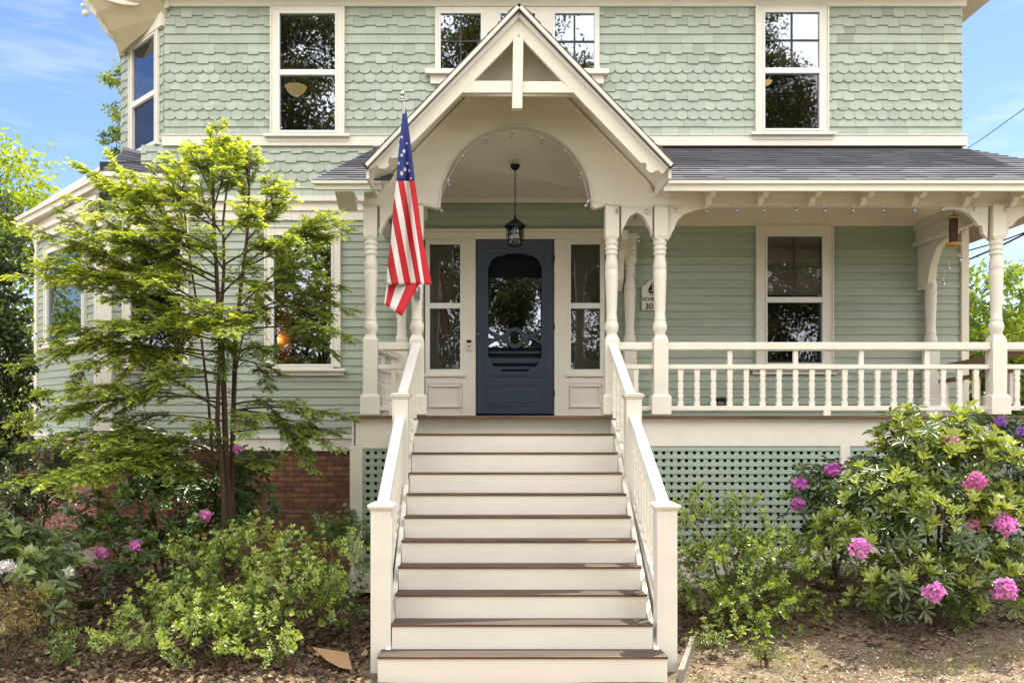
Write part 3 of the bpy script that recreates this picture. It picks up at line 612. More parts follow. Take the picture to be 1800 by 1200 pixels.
for pts in ([(912,16),(1178,290),(1172,299),(912,33)], [(912,16),(912,33),(651,299),(645,291)]):
    b = MB(); b.prism(PL(pts, YB), YB-.035, YB+.02); put('rake_moulding', b, M_white, gab, bevel=.004)
for pts in ([(912,6),(1186,288),(1179,297),(912,19)], [(912,6),(912,19),(644,298),(637,289)]):
    b = MB(); b.prism(PL(pts, YB-.05), YB-.055, YB-.02); put('roof_edge', b, M_edge, gab)
b = MB(); b.prism(PL([(902,66),(920,66),(918,192),(900,192)], YB), YB-.02, YB+.06); put('king_post', b, M_cream, gab, bevel=.004)
b = MB(); b.prism(PL([(832,142),(900.5,142),(900,163),(812,163)], YB), YB+.002, YB+.05); b.prism(PL([(919,143),(988,143),(1010,163),(918.5,163)], YB), YB+.002, YB+.05); put('collar_tie', b, M_cream, gab, bevel=.004)
# rear triangle seen between king post and bargeboards, a little behind
b = MB(); b.prism([(GA[0], roofz(GA[0])-.12), (-.30, fz(150, YB)), (.97, fz(150, YB))], YB+.30, YB+.33); put('gable_infill', b, M_creamg, gab)
# soft inner fascia of the gable eaves
for sx, xe in ((-1, gx0), (1, gx1)):
    b = MB(); b.hexa([(xe, 8.76, roofz(xe)-.12), (xe+sx*-.03, 8.76, roofz(xe)-.12), (xe+sx*-.03, 9.5, roofz(xe)-.12), (xe, 9.5, roofz(xe)-.12), (xe, 8.76, roofz(xe)-.02), (xe+sx*-.03, 8.76, roofz(xe)-.02), (xe+sx*-.03, 9.5, roofz(xe)-.02), (xe, 9.5, roofz(xe)-.02)])
    put('gable_eave_fascia', b, M_white, gab)
# arch panel at the post line
ZB = fz(362, PF)
arch = []
for i in range(33):
    a = math.pi*i/32; arch.append((fx(907, PF)+.826*math.cos(a), fz(357, PF)+.835*math.sin(a)))
smR = [(1147,362),(1147,414),(1144,402),(1139,394),(1136,386),(1130,379),(1119,373),(1108,379),(1103,387),(1100,394),(1095,402),(1092,414),(1092,362)]
smL = [(1807-x, y) for x, y in smR][::-1]
smL = [(x-0, y) for x, y in smL]
def offx(l, d): return [(a+d, b_) for a, b_ in l]
bot = [(2.02, ZB)] + PL([(1178, 362)], PF) + PL(smR, PF) + PL([(1062,362),(1046,366),(1040,362)], PF) + arch + PL([(774,362),(768,366),(752,362)], PF) + PL(offx(smL, 8), PF) + [(fx(640, PF), ZB)]
xl, xr = fx(640, PF), 2.02
top = [(xl, roofz(xl)-.07 if roofz(xl) > ZB+.3 else ZB+.24), (gx0+.02, roofz(gx0)-.08), (GA[0], GA[1]-.06), (gx1-.02, roofz(gx1)-.08), (2.02, ZE-.03)]
top = [(xl, 2.47), (gx0+.04, 2.47), (gx0+.05, roofz(gx0+.05)-.06), (GA[0], GA[1]-.06), (gx1-.05, roofz(gx1-.05)-.06), (gx1-.04, 2.47), (2.02, 2.47)]
poly = bot+top
b = MB(); b.prism(poly, PF, PF+.11); put('arch_panel', b, M_creamg, house)
b = MB()   # thin bead round the arch and a cap mould along the panel's lower edge
b.tube([(x, PF-.004, z) for x, z in [(a[0]+(a[0]-fx(907, PF))*.012, fz(357, PF)+(a[1]-fz(357, PF))*1.012) for a in arch]], .008, 6)
put('arch_bead', b, M_white, house)
b = MB()   # cove strips where the panel meets the gable soffit
for sx in (-1, 1):
    xe = gx0+.08 if sx < 0 else gx1-.08
    b.hexa([(xe, PF-.04, roofz(xe)-.13), (GA[0], PF-.04, GA[1]-.13), (GA[0], PF, GA[1]-.13), (xe, PF, roofz(xe)-.13), (xe, PF-.04, roofz(xe)-.07), (GA[0], PF-.04, GA[1]-.07), (GA[0], PF, GA[1]-.07), (xe, PF, roofz(xe)-.07)])
put('cove_moulding', b, M_cream, gab)
# right-hand frieze beam with curved brackets
b = MB(); b.box(2.02, 6.5, PF, PF+.11, ZB, 2.47); b.box(2.0, 6.5, PF-.02, PF, 2.40, 2.46); put('porch_beam', b, M_creamg, house, bevel=.003)
b = MB(); b.box(-1.30, -1.22, PF+.1, WD, ZB, 2.47); put('porch_beam', b, M_creamg, house, bevel=.003)
b = MB(); b.box(5.52, 5.66, PF+.11, WD, fz(372, PF)-.02, 2.52); b.box(5.48, 5.52, PF+.11, WD, fz(372, PF)-.06, fz(372, PF)+.0); b.box(5.49, 5.52, PF+.11, WD, 2.40, 2.45); put('porch_beam', b, M_creamg, house, bevel=.003)
b = MB(); b.prism(PL([(1172,362),(1250,362),(1243,366),(1232,366),(1222,369),(1206,374),(1196,382),(1189,392),(1186,402),(1182,408),(1180,414),(1173,424)], PF), PF+.02, PF+.08); put('curved_bracket', b, M_cream, house, bevel=.003)
b = MB(); b.prism(PL([(1740,362),(1656,362),(1664,368),(1676,366),(1690,368),(1704,374),(1716,386),(1722,396),(1728,396),(1730,410),(1738,418)], PF), PF+.02, PF+.08); put('curved_bracket', b, M_cream, house, bevel=.003)
b = MB(); b.prism(PL([(1762,362),(1850,362),(1840,368),(1824,370),(1806,376),(1790,386),(1782,396),(1776,398),(1774,410),(1766,420)], PF), PF+.02, PF+.08); put('curved_bracket', b, M_cream, house, bevel=.003)
b = MB(); zz = fz(460, 11.0)   # bracket on the wall pilaster, running towards the camera
prof = [(WD-.0, zz+.32), (WD-.95, zz+.32), (WD-.85, zz+.22), (WD-.62, zz+.17), (WD-.48, zz+.12), (WD-.40, zz+.02), (WD-.32, zz-.10), (WD-.26, zz-.28), (WD-.14, zz-.34), (WD, zz-.34)]
b.prism(prof, 5.55, 5.63, ax='yz'); put('curved_bracket', b, M_cream, house, bevel=.003)
for bx, in ((1.36,), (-1.26,)):
    b = MB(); b.prism([(WD-.0, 1.95), (WD-.0, 2.3), (WD-.55, 2.3), (WD-.5, 2.2), (WD-.3, 2.1), (WD-.22, 1.95), (WD-.18, 1.75), (WD-.04, 1.62), (WD, 1.62)], bx-.035, bx+.035, ax='yz')
    if bx > 0: put('curved_bracket', b, M_cream, house, (.35, 0, 0), bevel=.003)
# porch ceiling
b = MB(); b.add([(-1.25, WD, 2.80), (1.95, WD, 2.80), (1.95, PF+.11, 3.0), (1.2, PF+.11, 3.30), (-.6, PF+.11, 3.30), (-1.25, PF+.11, 3.0)], [(0, 1, 2, 3, 4, 5)])
b.add([(1.95, WD, 2.80), (6.5, WD, 2.80), (6.5, PF+.11, 2.55), (1.95, PF+.11, 2.55)], [(0, 1, 2, 3)]); b.add([(1.95, WD, 2.8), (1.95, PF+.11, 2.55), (1.95, PF+.11, 3.0)], [(0, 1, 2)])
b.add([(-1.25, WD, 2.80), (-1.25, PF+.11, 3.0), (-1.25, PF+.11, 2.3), (-1.25, WD, 2.3)], [(0, 1, 2, 3)])
b.box(-1.2, 1.9, WD-.06, WD-.03, 2.76, 2.82); b.hexa([(-1.2, 10.6, 2.86), (.1, 10.6, 2.98), (.1, 10.68, 2.97), (-1.2, 10.68, 2.85), (-1.2, 10.6, 2.90), (.1, 10.6, 3.02), (.1, 10.68, 3.01), (-1.2, 10.68, 2.89)]); b.hexa([(.55, 10.6, 2.98), (1.9, 10.6, 2.86), (1.9, 10.68, 2.85), (.55, 10.68, 2.97), (.55, 10.6, 3.02), (1.9, 10.6, 2.90), (1.9, 10.68, 2.89), (.55, 10.68, 3.01)]); b.box(.1, .55, 10.6, 10.68, 2.975, 3.018)
put('porch_ceiling', b, M_ceil, house)
# floor, skirt, lattice
b = MB(); b.box(-1.47, 6.6, PF-.075, WD-.001, -.005, .03); b.box(6.2, 6.6, WD, 17, -.005, .03); put('porch_floor', b, M_wood, house, bevel=.004)
b = MB(); b.box(-1.44, -.77, PF, PF+.05, fz(783, PF), -.005); b.box(1.365, 6.55, PF, PF+.05, fz(784, PF), -.005); b.box(1.365, 6.55, PF-.03, PF, fz(740, PF), fz(735, PF)); b.box(-1.46, -.77, PF-.03, PF, fz(740, PF), fz(735, PF)); b.box(-1.46, -1.42, PF, WD, fz(783, PF), -.005)
put('porch_skirt', b, M_cream, house, bevel=.003)
b = MB(); b.box(fx(615, PF), fx(637, PF), PF-.01, PF+.12, fz(1008, PF), fz(783, PF)); b.box(fx(612, PF), fx(690, PF), PF-.03, PF+.14, fz(1040, PF), fz(1006, PF)); b.box(fx(637, PF), fx(690, PF), PF-.005, PF+.03, fz(788, PF), fz(783, PF))
put('lattice_frame', b, M_cream, house, bevel=.004)
b = MB(); b.box(fx(1477, PF), fx(1494, PF), PF-.01, PF+.06, -1.8, fz(784, PF)); b.box(fx(1140, PF), 6.5, PF-.02, PF+.05, -1.85, fz(962, PF)); put('lattice_frame', b, M_cream, house, bevel=.004)
def lattice(x0, x1, z0, z1):
    mb = MB(); s = .0835; w = .047; x = x0
    while x < x1: mb.box(x+random.uniform(-.0025, .0025), min(x+w+random.uniform(-.003, .003), x1), PF+.018, PF+.026, z0, z1); x += s
    z = z1-.0
    while z > z0: mb.box(x0, x1, PF+.008, PF+.018, max(z-w, z0), z); z -= s
    put('lattice_panel', mb, M_latt, house)
lattice(fx(636, PF), -.78, fz(1005, PF), fz(785, PF)); lattice(1.38, fx(1478, PF), -1.55, fz(785, PF)); lattice(fx(1494, PF), 6.5, -1.6, fz(785, PF))
b = MB(); b.box(-1.3, 6.5, PF+.35, PF+.40, -2.3, -.02); b.box(-1.42, -1.38, PF+.1, WD, -2.2, -.3); put('porch_shade_backing', b, M_dark, house)  # dark sheets put behind the lattice as the shade under the porch

# ------------------------------------------------------------------ porch posts
pz = lambda y: fz(y, PF)-.0
def post_mesh():
    m = MB(); h = PF/F
    m.box(-17*h, 17*h, -17*h, 17*h, pz(728)-.0, pz(697)); 
    m.hexa([(-17*h,-17*h,pz(697)),(17*h,-17*h,pz(697)),(17*h,17*h,pz(697)),(-17*h,17*h,pz(697)),(-12.7*h,-12.7*h,pz(692)),(12.7*h,-12.7*h,pz(692)),(12.7*h,12.7*h,pz(692)),(-12.7*h,12.7*h,pz(692))])
    m.box(-12.5*h, 12.5*h, -12.5*h, 12.5*h, pz(692), pz(597))
    m.hexa([(-12.5*h,-12.5*h,pz(597)),(12.5*h,-12.5*h,pz(597)),(12.5*h,12.5*h,pz(597)),(-12.5*h,12.5*h,pz(597)),(-8.5*h,-8.5*h,pz(588)),(8.5*h,-8.5*h,pz(588)),(8.5*h,8.5*h,pz(588)),(-8.5*h,8.5*h,pz(588))])
    prof = [(8, 592), (9.5, 588), (9.5, 584), (11, 581), (12.3, 576), (12.3, 571), (11, 566), (9.5, 563.5), (10.2, 562), (10.2, 559), (9.2, 557), (9.2, 545), (9.8, 530), (10.8, 505), (11.4, 485), (11.7, 476), (11.2, 475), (11.2, 472), (11.7, 471), (11.4, 462), (10.2, 455), (9.3, 450), (9.3, 447.5), (11, 446), (11, 442), (10, 440.5), (10, 439), (11.4, 437.5), (11.4, 433.5), (10.3, 432), (10.3, 430), (11.6, 428.5), (11.6, 424), (10.2, 422.5), (11, 420)]
    m.lathe([(r*h, pz(y)) for r, y in prof], (0, 0, 0), 24)
    m.hexa([(-9.5*h,-9.5*h,pz(421)),(9.5*h,-9.5*h,pz(421)),(9.5*h,9.5*h,pz(421)),(-9.5*h,9.5*h,pz(421)),(-11.8*h,-11.8*h,pz(415)),(11.8*h,-11.8*h,pz(415)),(11.8*h,11.8*h,pz(415)),(-11.8*h,11.8*h,pz(415))])
    m.box(-11.8*h, 11.8*h, -11.8*h, 11.8*h, pz(415), pz(361)-.0); m.box(-13.5*h, 13.5*h, -13.5*h, 13.5*h, pz(361), pz(358))
    return m
PM = post_mesh().mesh('porch_post', M_cream, smooth=True)
PY = PF+.055
posts = [(652, PY), (733, PY), (1075, PY), (1160, PY), (1751, PY)]
for px, y in posts: put('porch_post', PM, None, house, (fx(px, PY), y, 0), bevel=.003)
put('porch_post', PM, None, house, (fx(1636, 11.1), 11.10, 0), bevel=.003)
put('porch_post', PM, None, house, (fx(1107, 11.1), 11.10, 0), bevel=.003)
put('porch_post', PM, None, house, (fx(706, 11.1), 11.10, 0), bevel=.003)
put('porch_post', PM, None, house, (6.42, PY, 0), bevel=.003)

# porch railings
def bal_mesh(z0, z1, w=.029):
    m = MB(); pr = [(0, 1), (.12, 1), (.14, .72), (.2, .72), (.24, 1.0), (.30, 1.0), (.32, .8), (.45, .95), (.47, .78), (.5, .95), (.62, 1), (.64, .75), (.70, .75), (.74, 1), (.82, .8), (.85, 1), (1, 1)]
    R_ = [(w*k, z0+(z1-z0)*t) for t, k in pr]; L_ = [(-x, z) for x, z in R_][::-1]
    m.prism(R_+L_, -.018, .018); return m
zh1, zh0 = fz(601, PF), fz(616, PF); zm1, zm0 = fz(640, PF), fz(648, PF); zb1, zb0 = fz(713, PF), fz(721, PF)
BALM = bal_mesh(zb1, zm0).mesh('baluster', M_cream)
def railing(p0, p1, n, every=4, phase=2, tall=True, h0=1, h1=1):
    p0, p1 = Vector(p0), Vector(p1); d = p1-p0; L = d.length; a = math.atan2(d.y, d.x)
    M = Matrix.Translation(p0) @ Matrix.Rotation(a, 4, 'Z'); r = empty('porch_railing', p0, house)
    b = MB(M); b.box(0, L, -.045, .045, zh0+.012, zh1); b.box(0, L, -.03, .03, zh0, zh0+.012); put('handrail', b, M_cream, r, bevel=.006)
    b = MB(M); b.box(0, L, -.032, .032, zm0, zm1); put('middle_rail', b, M_cream, r, bevel=.003)
    b = MB(M); b.box(0, L, -.032, .032, zb0, zb1); b.box(L*.5-.06, L*.5+.02, -.03, .03, .03, zb0)
    put('bottom_rail', b, M_cream, r, bevel=.003)
    for i in range(n):
        u = L*(i+.8)/(n+.6); q = M @ Vector((u, 0, 0)); o = put('baluster', BALM, None, r, q); o.rotation_euler = (0, 0, a)
        if tall and i % every == phase+1:
            b = MB(M); b.box(u-.025, u+.025, -.02, .02, zm1, zh0); put('spindle', b, M_cream, r)
h = PF/F
railing((fx(1173, PY), PY, 0), (fx(1738, PY), PY, 0), 19, 4, 2)
railing((fx(1088, PY), PY, 0), (fx(1147, PY), PY, 0), 1, tall=False)
railing((fx(665, PY), PY, 0), (fx(720, PY), PY, 0), 1, tall=False)
railing((fx(1764, PY), PY, 0), (6.33, PY, 0), 3, 4, 0)
railing((-1.26, PY+.09, 0), (-1.15, 11.02, 0), 8)
# sloping rail of the side steps seen past the corner
M_shadeb = M_cream
sr = empty('side_steps_railing', (5.8, 11.0, .03), house)
b = MB(); A = Vector((5.75, 11.05, .60)); B = Vector((6.6, 10.1, .81)); t = Vector((.03, .03, 0))
def bar(mb, A, B, h_, t): mb.hexa([A-t, B-t, B+t, A+t, A-t+Vector((0,0,h_)), B-t+Vector((0,0,h_)), B+t+Vector((0,0,h_)), A+t+Vector((0,0,h_))])
bar(b, A, B, .07, t); put('handrail', b, M_wood, sr)  # dark finish stands in for the shade of a backlit rail
b = MB(); bar(b, A-Vector((0,0,.16)), B-Vector((0,0,.2)), .05, t*.8); bar(b, A-Vector((0,0,.5)), B-Vector((0,0,.68)), .05, t*.8); put('bottom_rail', b, M_wood, sr)
for i in range(7):
    q = A.lerp(B, (i+.5)/7); b = MB(); b.box(q.x-.02, q.x+.02, q.y-.02, q.y+.02, q.z-.62, q.z-.14); put('baluster', b, M_cream, sr)

# ------------------------------------------------------------------ staircase
st = empty('staircase', (.3, 8.2, -2.05), house)
SX0, SX1 = -.768, 1.366
def sD(i): return 9.56-.271*i
def sZ(i): return .03-.19*i
for i in range(0, 11):
    x0, x1 = (SX0, SX1) if i < 10 else (-.852, 1.43)
    if i: 
        b = MB(); ya, yb, za = sD(i)-.004, sD(i-1)+.03, sZ(i); tk = .021; dp = .018; w_ = (yb-ya)
        for (p0, p1) in ((.09, .50), (.515, 1)):
            q0, q1 = ya+w_*p0, ya+w_*p1
            b.hexa([(x0-.004, q0, za-dp*p0-tk), (x1+.004, q0, za-dp*p0-tk), (x1+.004, q1, za-dp*p1-tk), (x0-.004, q1, za-dp*p1-tk), (x0-.004, q0, za-dp*p0), (x1+.004, q0, za-dp*p0), (x1+.004, q1, za-dp*p1), (x0-.004, q1, za-dp*p1)])
        b.box(x0-.005, x1+.005, ya, ya+w_*.08, za-tk-.001, za-.0002, 1)
        o = put('tread', b, [M_deck, M_wood], st, bevel=.006)
    b = MB(); b.box(x0, x1, sD(i)+.010, sD(i)+.035, (sZ(i+1)-.02 if i < 10 else -2.25), sZ(i)-.021); put('riser', b, M_creamg, st)
for sx, xx in ((-1, SX0), (1, SX1)):
    b = MB(); pts = [(sD(0)+.02, sZ(0)-.04), (sD(10)+.25, sZ(10)-.02), (sD(10)+.25, -2.3), (sD(0)+.02, -2.3)]
    b.prism(pts, xx+sx*.006, xx+sx*.05, ax='yz'); put('stringer', b, M_cream, st)
    if True:
        b = MB()   # closed outer skirt follows the flight
        b.prism([(8.9, -.75), (7.3, -1.75), (7.3, -2.3), (8.9, -2.3)], xx+sx*.09, xx+sx*.11, ax='yz'); put('side_skirt', b, M_cream, st)
def newel_mesh(w, z0, z1):
    m = MB(); m.box(-w, w, -w, w, z0, z1-.055); m.box(-w-.012, w+.012, -w-.012, w+.012, z1-.058, z1-.042); m.box(-w-.024, w+.024, -w-.024, w+.024, z1-.042, z1-.022)
    m.hexa([(-w-.03,-w-.03,z1-.022),(w+.03,-w-.03,z1-.022),(w+.03,w+.03,z1-.022),(-w-.03,w+.03,z1-.022),(-w+.02,-w+.02,z1),(w-.02,-w+.02,z1),(w-.02,w-.02,z1),(-w+.02,w-.02,z1)])
    return m
SBAL = bal_mesh(-.44, .04, .017).mesh('stair_baluster', M_cream)
SBAL.name = 'baluster'
for sx in (-1, 1):
    X = .3125+sx*1.1735
    sr = empty('stair_railing', (X, 8.2, -1.9), st)
    put('newel_post', newel_mesh(.083, -2.13, fz(882, 7.2)), M_cream, sr, (X, 7.21, 0), bevel=.003)
    put('newel_post', newel_mesh(.078, -1.02, fz(690, 8.78)), M_cream, sr, (X+sx*.0, 8.80, 0), bevel=.003)
    def srail(y0, z0, y1, z1, xa, xb, n, drop):
        b = MB(); hw = .052
        b.hexa([(xa-hw, y0, z0-.055), (xa+hw, y0, z0-.055), (xb+hw, y1, z1-.055), (xb-hw, y1, z1-.055), (xa-hw, y0, z0), (xa+hw, y0, z0), (xb+hw, y1, z1), (xb-hw, y1, z1)])
        put('handrail', b, M_white, sr, bevel=.012)
        b = MB(); hw = .028
        b.hexa([(xa-hw, y0, z0-drop-.06), (xa+hw, y0, z0-drop-.06), (xb+hw, y1, z1-drop-.06), (xb-hw, y1, z1-drop-.06), (xa-hw, y0, z0-drop), (xa+hw, y0, z0-drop), (xb+hw, y1, z1-drop), (xb-hw, y1, z1-drop)])
        put('bottom_rail', b, M_cream, sr, bevel=.004)
        for k in range(n):
            t = (k+.5)/n; z = z0+(z1-z0)*t-.06; q = (xa+(xb-xa)*t, y0+(y1-y0)*t, z)
            o = put('baluster', SBAL, None, sr, (q[0], q[1], q[2]-.04)); o.scale = (1, 1, (drop-.06)/.48); o.rotation_euler = (0, 0, R(90))
    srail(7.28, -.695, 8.73, .035, X, X, 10, .86)
    srail(8.86, .225, 9.50, .84, X, X-sx*.105, 5, .80)
# ------------------------------------------------------------------ flag on its pole
fl = empty('flag', (-.75, 9.4, 1.5), None, 'American flag hanging from a white pole fixed to the porch post left of the steps', 'flag')
b = MB(); pa, pb_ = Vector((fx(733, 9.35), 9.38, 1.35)), P(708.5, 176, 8.42); b.tube([pa, pb_], .013, 10); put('flagpole', b, M_fwhite, fl, smooth=True)
b = MB(); c = P(707, 165, 8.41); b.sphere(c, .026, 12, 8); b.lathe([(.012, -.075), (.018, -.07), (.018, -.06), (.011, -.055), (.02, -.045), (.02, -.035), (.01, -.02)], c, 12); put('finial', b, M_steel, fl, smooth=True)
b = MB(); b.box(-.03, .03, 9.36, 9.48, 1.28, 1.42); put('pole_bracket', b, M_steel, fl, (fx(733, 9.4), 0, 0))
def lerpT(T, y):
    for i in range(len(T)-1):
        if T[i][0] <= y <= T[i+1][0]:
            t = (y-T[i][0])/(T[i+1][0]-T[i][0]); return [T[i][k]+(T[i+1][k]-T[i][k])*t for k in range(1, len(T[i]))]
    return T[-1][1:] if y > T[-1][0] else T[0][1:]
FT = [(186,709,711.5),(200,707.5,715),(250,702,721.5),(318,696.5,729),(360,691.5,735),(420,687,743),(460,682,751.5),(500,678.7,759.3)]
def fy(px, y):
    L, Rr = lerpT(FT, y); s = (px-L)/max(Rr-L, .1); k = sm(186, 420, y)
    return 8.47+.35*sm(186, 500, y)*.5+k*.060*math.sin(s*9.5+y*.006)+k*.02*math.sin(s*21+1)
def fpt(px, y): return P(px, y, fy(px, y))
b = MB(); ny, nx_ = 22, 10; V = []
for j in range(ny+1):
    y = 186+(318-186)*j/ny; L, Rr = lerpT(FT, y)
    for i in range(nx_+1): V.append(fpt(L+(Rr-L)*i/nx_, y))
b.add(V, [(j*(nx_+1)+i, (j+1)*(nx_+1)+i, (j+1)*(nx_+1)+i+1, j*(nx_+1)+i+1) for j in range(ny) for i in range(nx_)], 0)
lines = [(649, 688.6), (666, 701.4), (676.6, 711), (688, 722.7), (699, 731.8), (710, 740.3), (719, 745.8)]
cols_ = [1, 2, 1, 2, 1, 2, 1, 2]    # white, red, ... left to right
NJ = 34
for k in range(8):
    rows = []
    for j in range(NJ+1):
        y = 318+(500-318)*j/NJ; L, Rr = lerpT(FT, y)
        a = L if k == 0 else lines[k-1][0]+(lines[k-1][1]-lines[k-1][0])*(y-318)/182
        c = Rr if k == 7 else lines[k][0]+(lines[k][1]-lines[k][0])*(y-318)/182
        a = max(a, L); c = max(c, L); yb = y
        rows.append((a, c, y))
    for j in range(NJ):
        (a, c, y), (a2, c2, y2) = rows[j], rows[j+1]
        if c2-a2 < .2: continue
        for i in range(4):
            q = [(a+(c-a)*i/4, y), (a2+(c2-a2)*i/4, y2), (a2+(c2-a2)*(i+1)/4, y2), (a+(c-a)*(i+1)/4, y)]
            b.add([fpt(*p) for p in q], [(0, 1, 2, 3)], cols_[k])
# turned-up lower corner with slanting stripes
for k, (s0, s1, mi) in enumerate([(0, .06, 1), (.06, .30, 2), (.30, .62, 1), (.62, 1, 2)]):
    for j in range(6):
        for i in range(3):
            q = []
            for (jj, ii) in ((j, i), (j+1, i), (j+1, i+1), (j, i+1)):
                s = s0+(s1-s0)*ii/3; t = jj/6
                A_ = Vector((680+(738-680)*s, 499-2*s)); B_ = Vector((675.5+(706-675.5)*s, 534+22*s)); p = A_.lerp(B_, t); q.append(P(p.x, p.y, 8.70+.03*math.sin(s*5)-.05*t))
            b.add(q, [(0, 1, 2, 3)], mi)
me = b.mesh('flag_cloth', [M_fblue, M_fwhite, M_red], True)
o = put('flag_cloth', me, None, fl); md = o.modifiers.new('w', 'WELD'); md.merge_threshold = .0005; so_ = o.modifiers.new('s', 'SOLIDIFY'); so_.thickness = .003
for (sx_, sy_, sr_) in ((706,241,3.6),(701,256,3),(710,266,4.6),(706,273,4),(701,287,3.4),(716,287,3.6),(712,298,5),(706,305,5),(719,300,3),(722,318-4,2.6),(715,252,2.6)):
    s = MB(); a0 = random.random()*6; pts = []
    for i in range(10):
        r = sr_*(1 if i % 2 == 0 else .36); a = a0+i*math.pi/5; pts.append((sx_+r*.8*math.cos(a), sy_+r*1.1*math.sin(a)))
    V = [P(x, y, fy(max(lerpT(FT, y)[0], min(lerpT(FT, y)[1], x)), y)-.006) for x, y in pts]; V += [v+Vector((0, .002, 0)) for v in V]
    s.add(V, [tuple(range(10)), tuple(range(19, 9, -1))]+[(i, i+10, (i+1) % 10+10, (i+1) % 10) for i in range(10)]); put('star', s, M_fwhite, o)
# ------------------------------------------------------------------ hanging lantern
LD = 10.1; lx = fx(905.5, LD); la = empty('lantern', (lx, LD, fz(432, LD)), None, 'black iron caged lantern hanging on a chain in front of the blue door', 'lantern')
lz = lambda y: fz(y, LD)
b = MB(); b.lathe([(.004, lz(290)), (.055, lz(290)), (.058, lz(293)), (.04, lz(297)), (.012, lz(300))], (lx, LD, 0), 20); put('canopy', b, M_black, la, smooth=True)
b = MB(); z = lz(299); k = 0
while z > lz(378):
    pts = [Vector((lx+(.011*math.cos(a) if k % 2 else 0), LD+(0 if k % 2 else .011*math.cos(a)), z-.017+.02*math.sin(a))) for a in [2*math.pi*i/10 for i in range(11)]]
    b.tube(pts, .0032, 5); z -= .031; k += 1
put('chain', b, M_black, la, smooth=True)
b = MB(); b.tube([(lx, LD, lz(292)), (lx, LD, lz(299))], .006, 6); b.lathe([(.006, lz(377)), (.012, lz(380)), (.012, lz(384)), (.03, lz(386)), (.10, lz(393)), (.122, lz(397)), (.122, lz(400)), (.115, lz(400)), (.03, lz(395)), (.01, lz(395))], (lx, LD, 0), 28); put('lamp_shade', b, M_black, la, smooth=True)
b = MB(); rr = .098
for i in range(10):
    a = 2*math.pi*i/10; b.tube([(lx+.085*math.cos(a), LD+.085*math.sin(a), lz(399)), (lx+rr*math.cos(a), LD+rr*math.sin(a), lz(405)), (lx+rr*math.cos(a), LD+rr*math.sin(a), lz(424)), (lx+.08*math.cos(a), LD+.08*math.sin(a), lz(431))], .0045, 5)
for y, r in ((404, rr), (413, rr), (423, rr), (431, .082)): b.tube([(lx+r*math.cos(a), LD+r*math.sin(a), lz(y)) for a in [2*math.pi*i/24 for i in range(25)]], .0055, 5)
put('cage', b, M_black, la, smooth=True)
b = MB(); b.lathe([(.07, lz(430)), (.078, lz(425)), (.078, lz(402)), (.05, lz(398))], (lx, LD, 0), 20); put('glass', b, M_bulb, la, smooth=True)
b = MB(); b.lathe([(.005, lz(424)), (.02, lz(421)), (.024, lz(415)), (.015, lz(408)), (.015, lz(400))], (lx, LD, 0), 12); put('bulb', b, M_signw, la, smooth=True)
# ------------------------------------------------------------------ bird feeder
BD = 9.75; bx_ = fx(1676, BD); bf = empty('bird_feeder', (bx_, BD, fz(436, BD)), None, 'tube bird feeder full of seed hanging at the right end of the porch', 'bird feeder')
bz = lambda y: fz(y, BD)
b = MB(); b.lathe([(.01, bz(377)), (.05, bz(380)), (.088, bz(383)), (.085, bz(385)), (.04, bz(385))], (bx_, BD, 0), 22); put('lid', b, M_feed, bf, smooth=True)
b = MB(); b.lathe([(.046, bz(430)), (.046, bz(385))], (bx_, BD, 0), 20); put('seed_tube', b, M_seed, bf, smooth=True)
b = MB(); b.lathe([(.03, bz(435)), (.07, bz(432)), (.08, bz(428)), (.075, bz(427)), (.04, bz(430))], (bx_, BD, 0), 22); put('tray', b, M_feed, bf, smooth=True)
b = MB(); b.tube([(bx_, BD, bz(378)), (bx_+.01, BD, bz(374)), (bx_, BD, bz(370)), (bx_-.01, BD, bz(366)), (bx_, BD-.06, bz(362))], .004, 6); put('hook', b, M_black, bf)
# ------------------------------------------------------------------ house sign, door bell, low box light
SD = WD-.035; sg = empty('address_sign', (fx(1156, SD), SD, fz(545, SD)), None, 'white house sign with a sailing boat and 30, half hidden behind a porch post', 'sign')
out_ = PL([(1128,545),(1128,503),(1133,502),(1137,497),(1143,492.5),(1149.5,491),(1156,492.5),(1162,497),(1166,502),(1171,503),(1171,545)], SD)
b = MB(); b.prism(out_, SD-.012, SD+.01); put('sign_board', b, M_signw, sg, bevel=.002)
b = MB()
b.prism(PL([(1138,511),(1146,496),(1146,511)], SD), SD-.016, SD-.0125); b.prism(PL([(1147.5,511),(1147.5,494),(1150,499),(1151,511)], SD), SD-.016, SD-.0125); b.prism(PL([(1152.5,511),(1152.5,494),(1158,502),(1160,511)], SD), SD-.016, SD-.0125); b.prism(PL([(1138,512),(1162,512),(1158,515),(1141,515)], SD), SD-.016, SD-.0125)
put('sailing_boat_emblem', b, M_black, sg)
def text(txt, px, py, h, D, mat, parent, name, bold=.0):
    cu = bpy.data.curves.new('t', 'FONT'); cu.body = txt; cu.size = h*D/F*1.45; cu.extrude = .0015; cu.offset = bold; to = bpy.data.objects.new('t', cu); COL.objects.link(to)
    bpy.context.view_layer.update(); me = bpy.data.meshes.new_from_object(to.evaluated_get(bpy.context.evaluated_depsgraph_get())); bpy.data.objects.remove(to); me.materials.clear(); me.materials.append(mat)
    me.transform(Matrix.Rotation(R(90), 4, 'X')); return put(name, me, None, parent, (fx(px, D), D, fz(py, D)))
text('THE', 1141, 520.5, 5.5, SD-.014, M_black, sg, 'lettering'); text('SCHE', 1129.5, 528.5, 6, SD-.014, M_black, sg, 'lettering', .001); text('30', 1133.5, 543, 10, SD-.014, M_black, sg, 'lettering', .002)
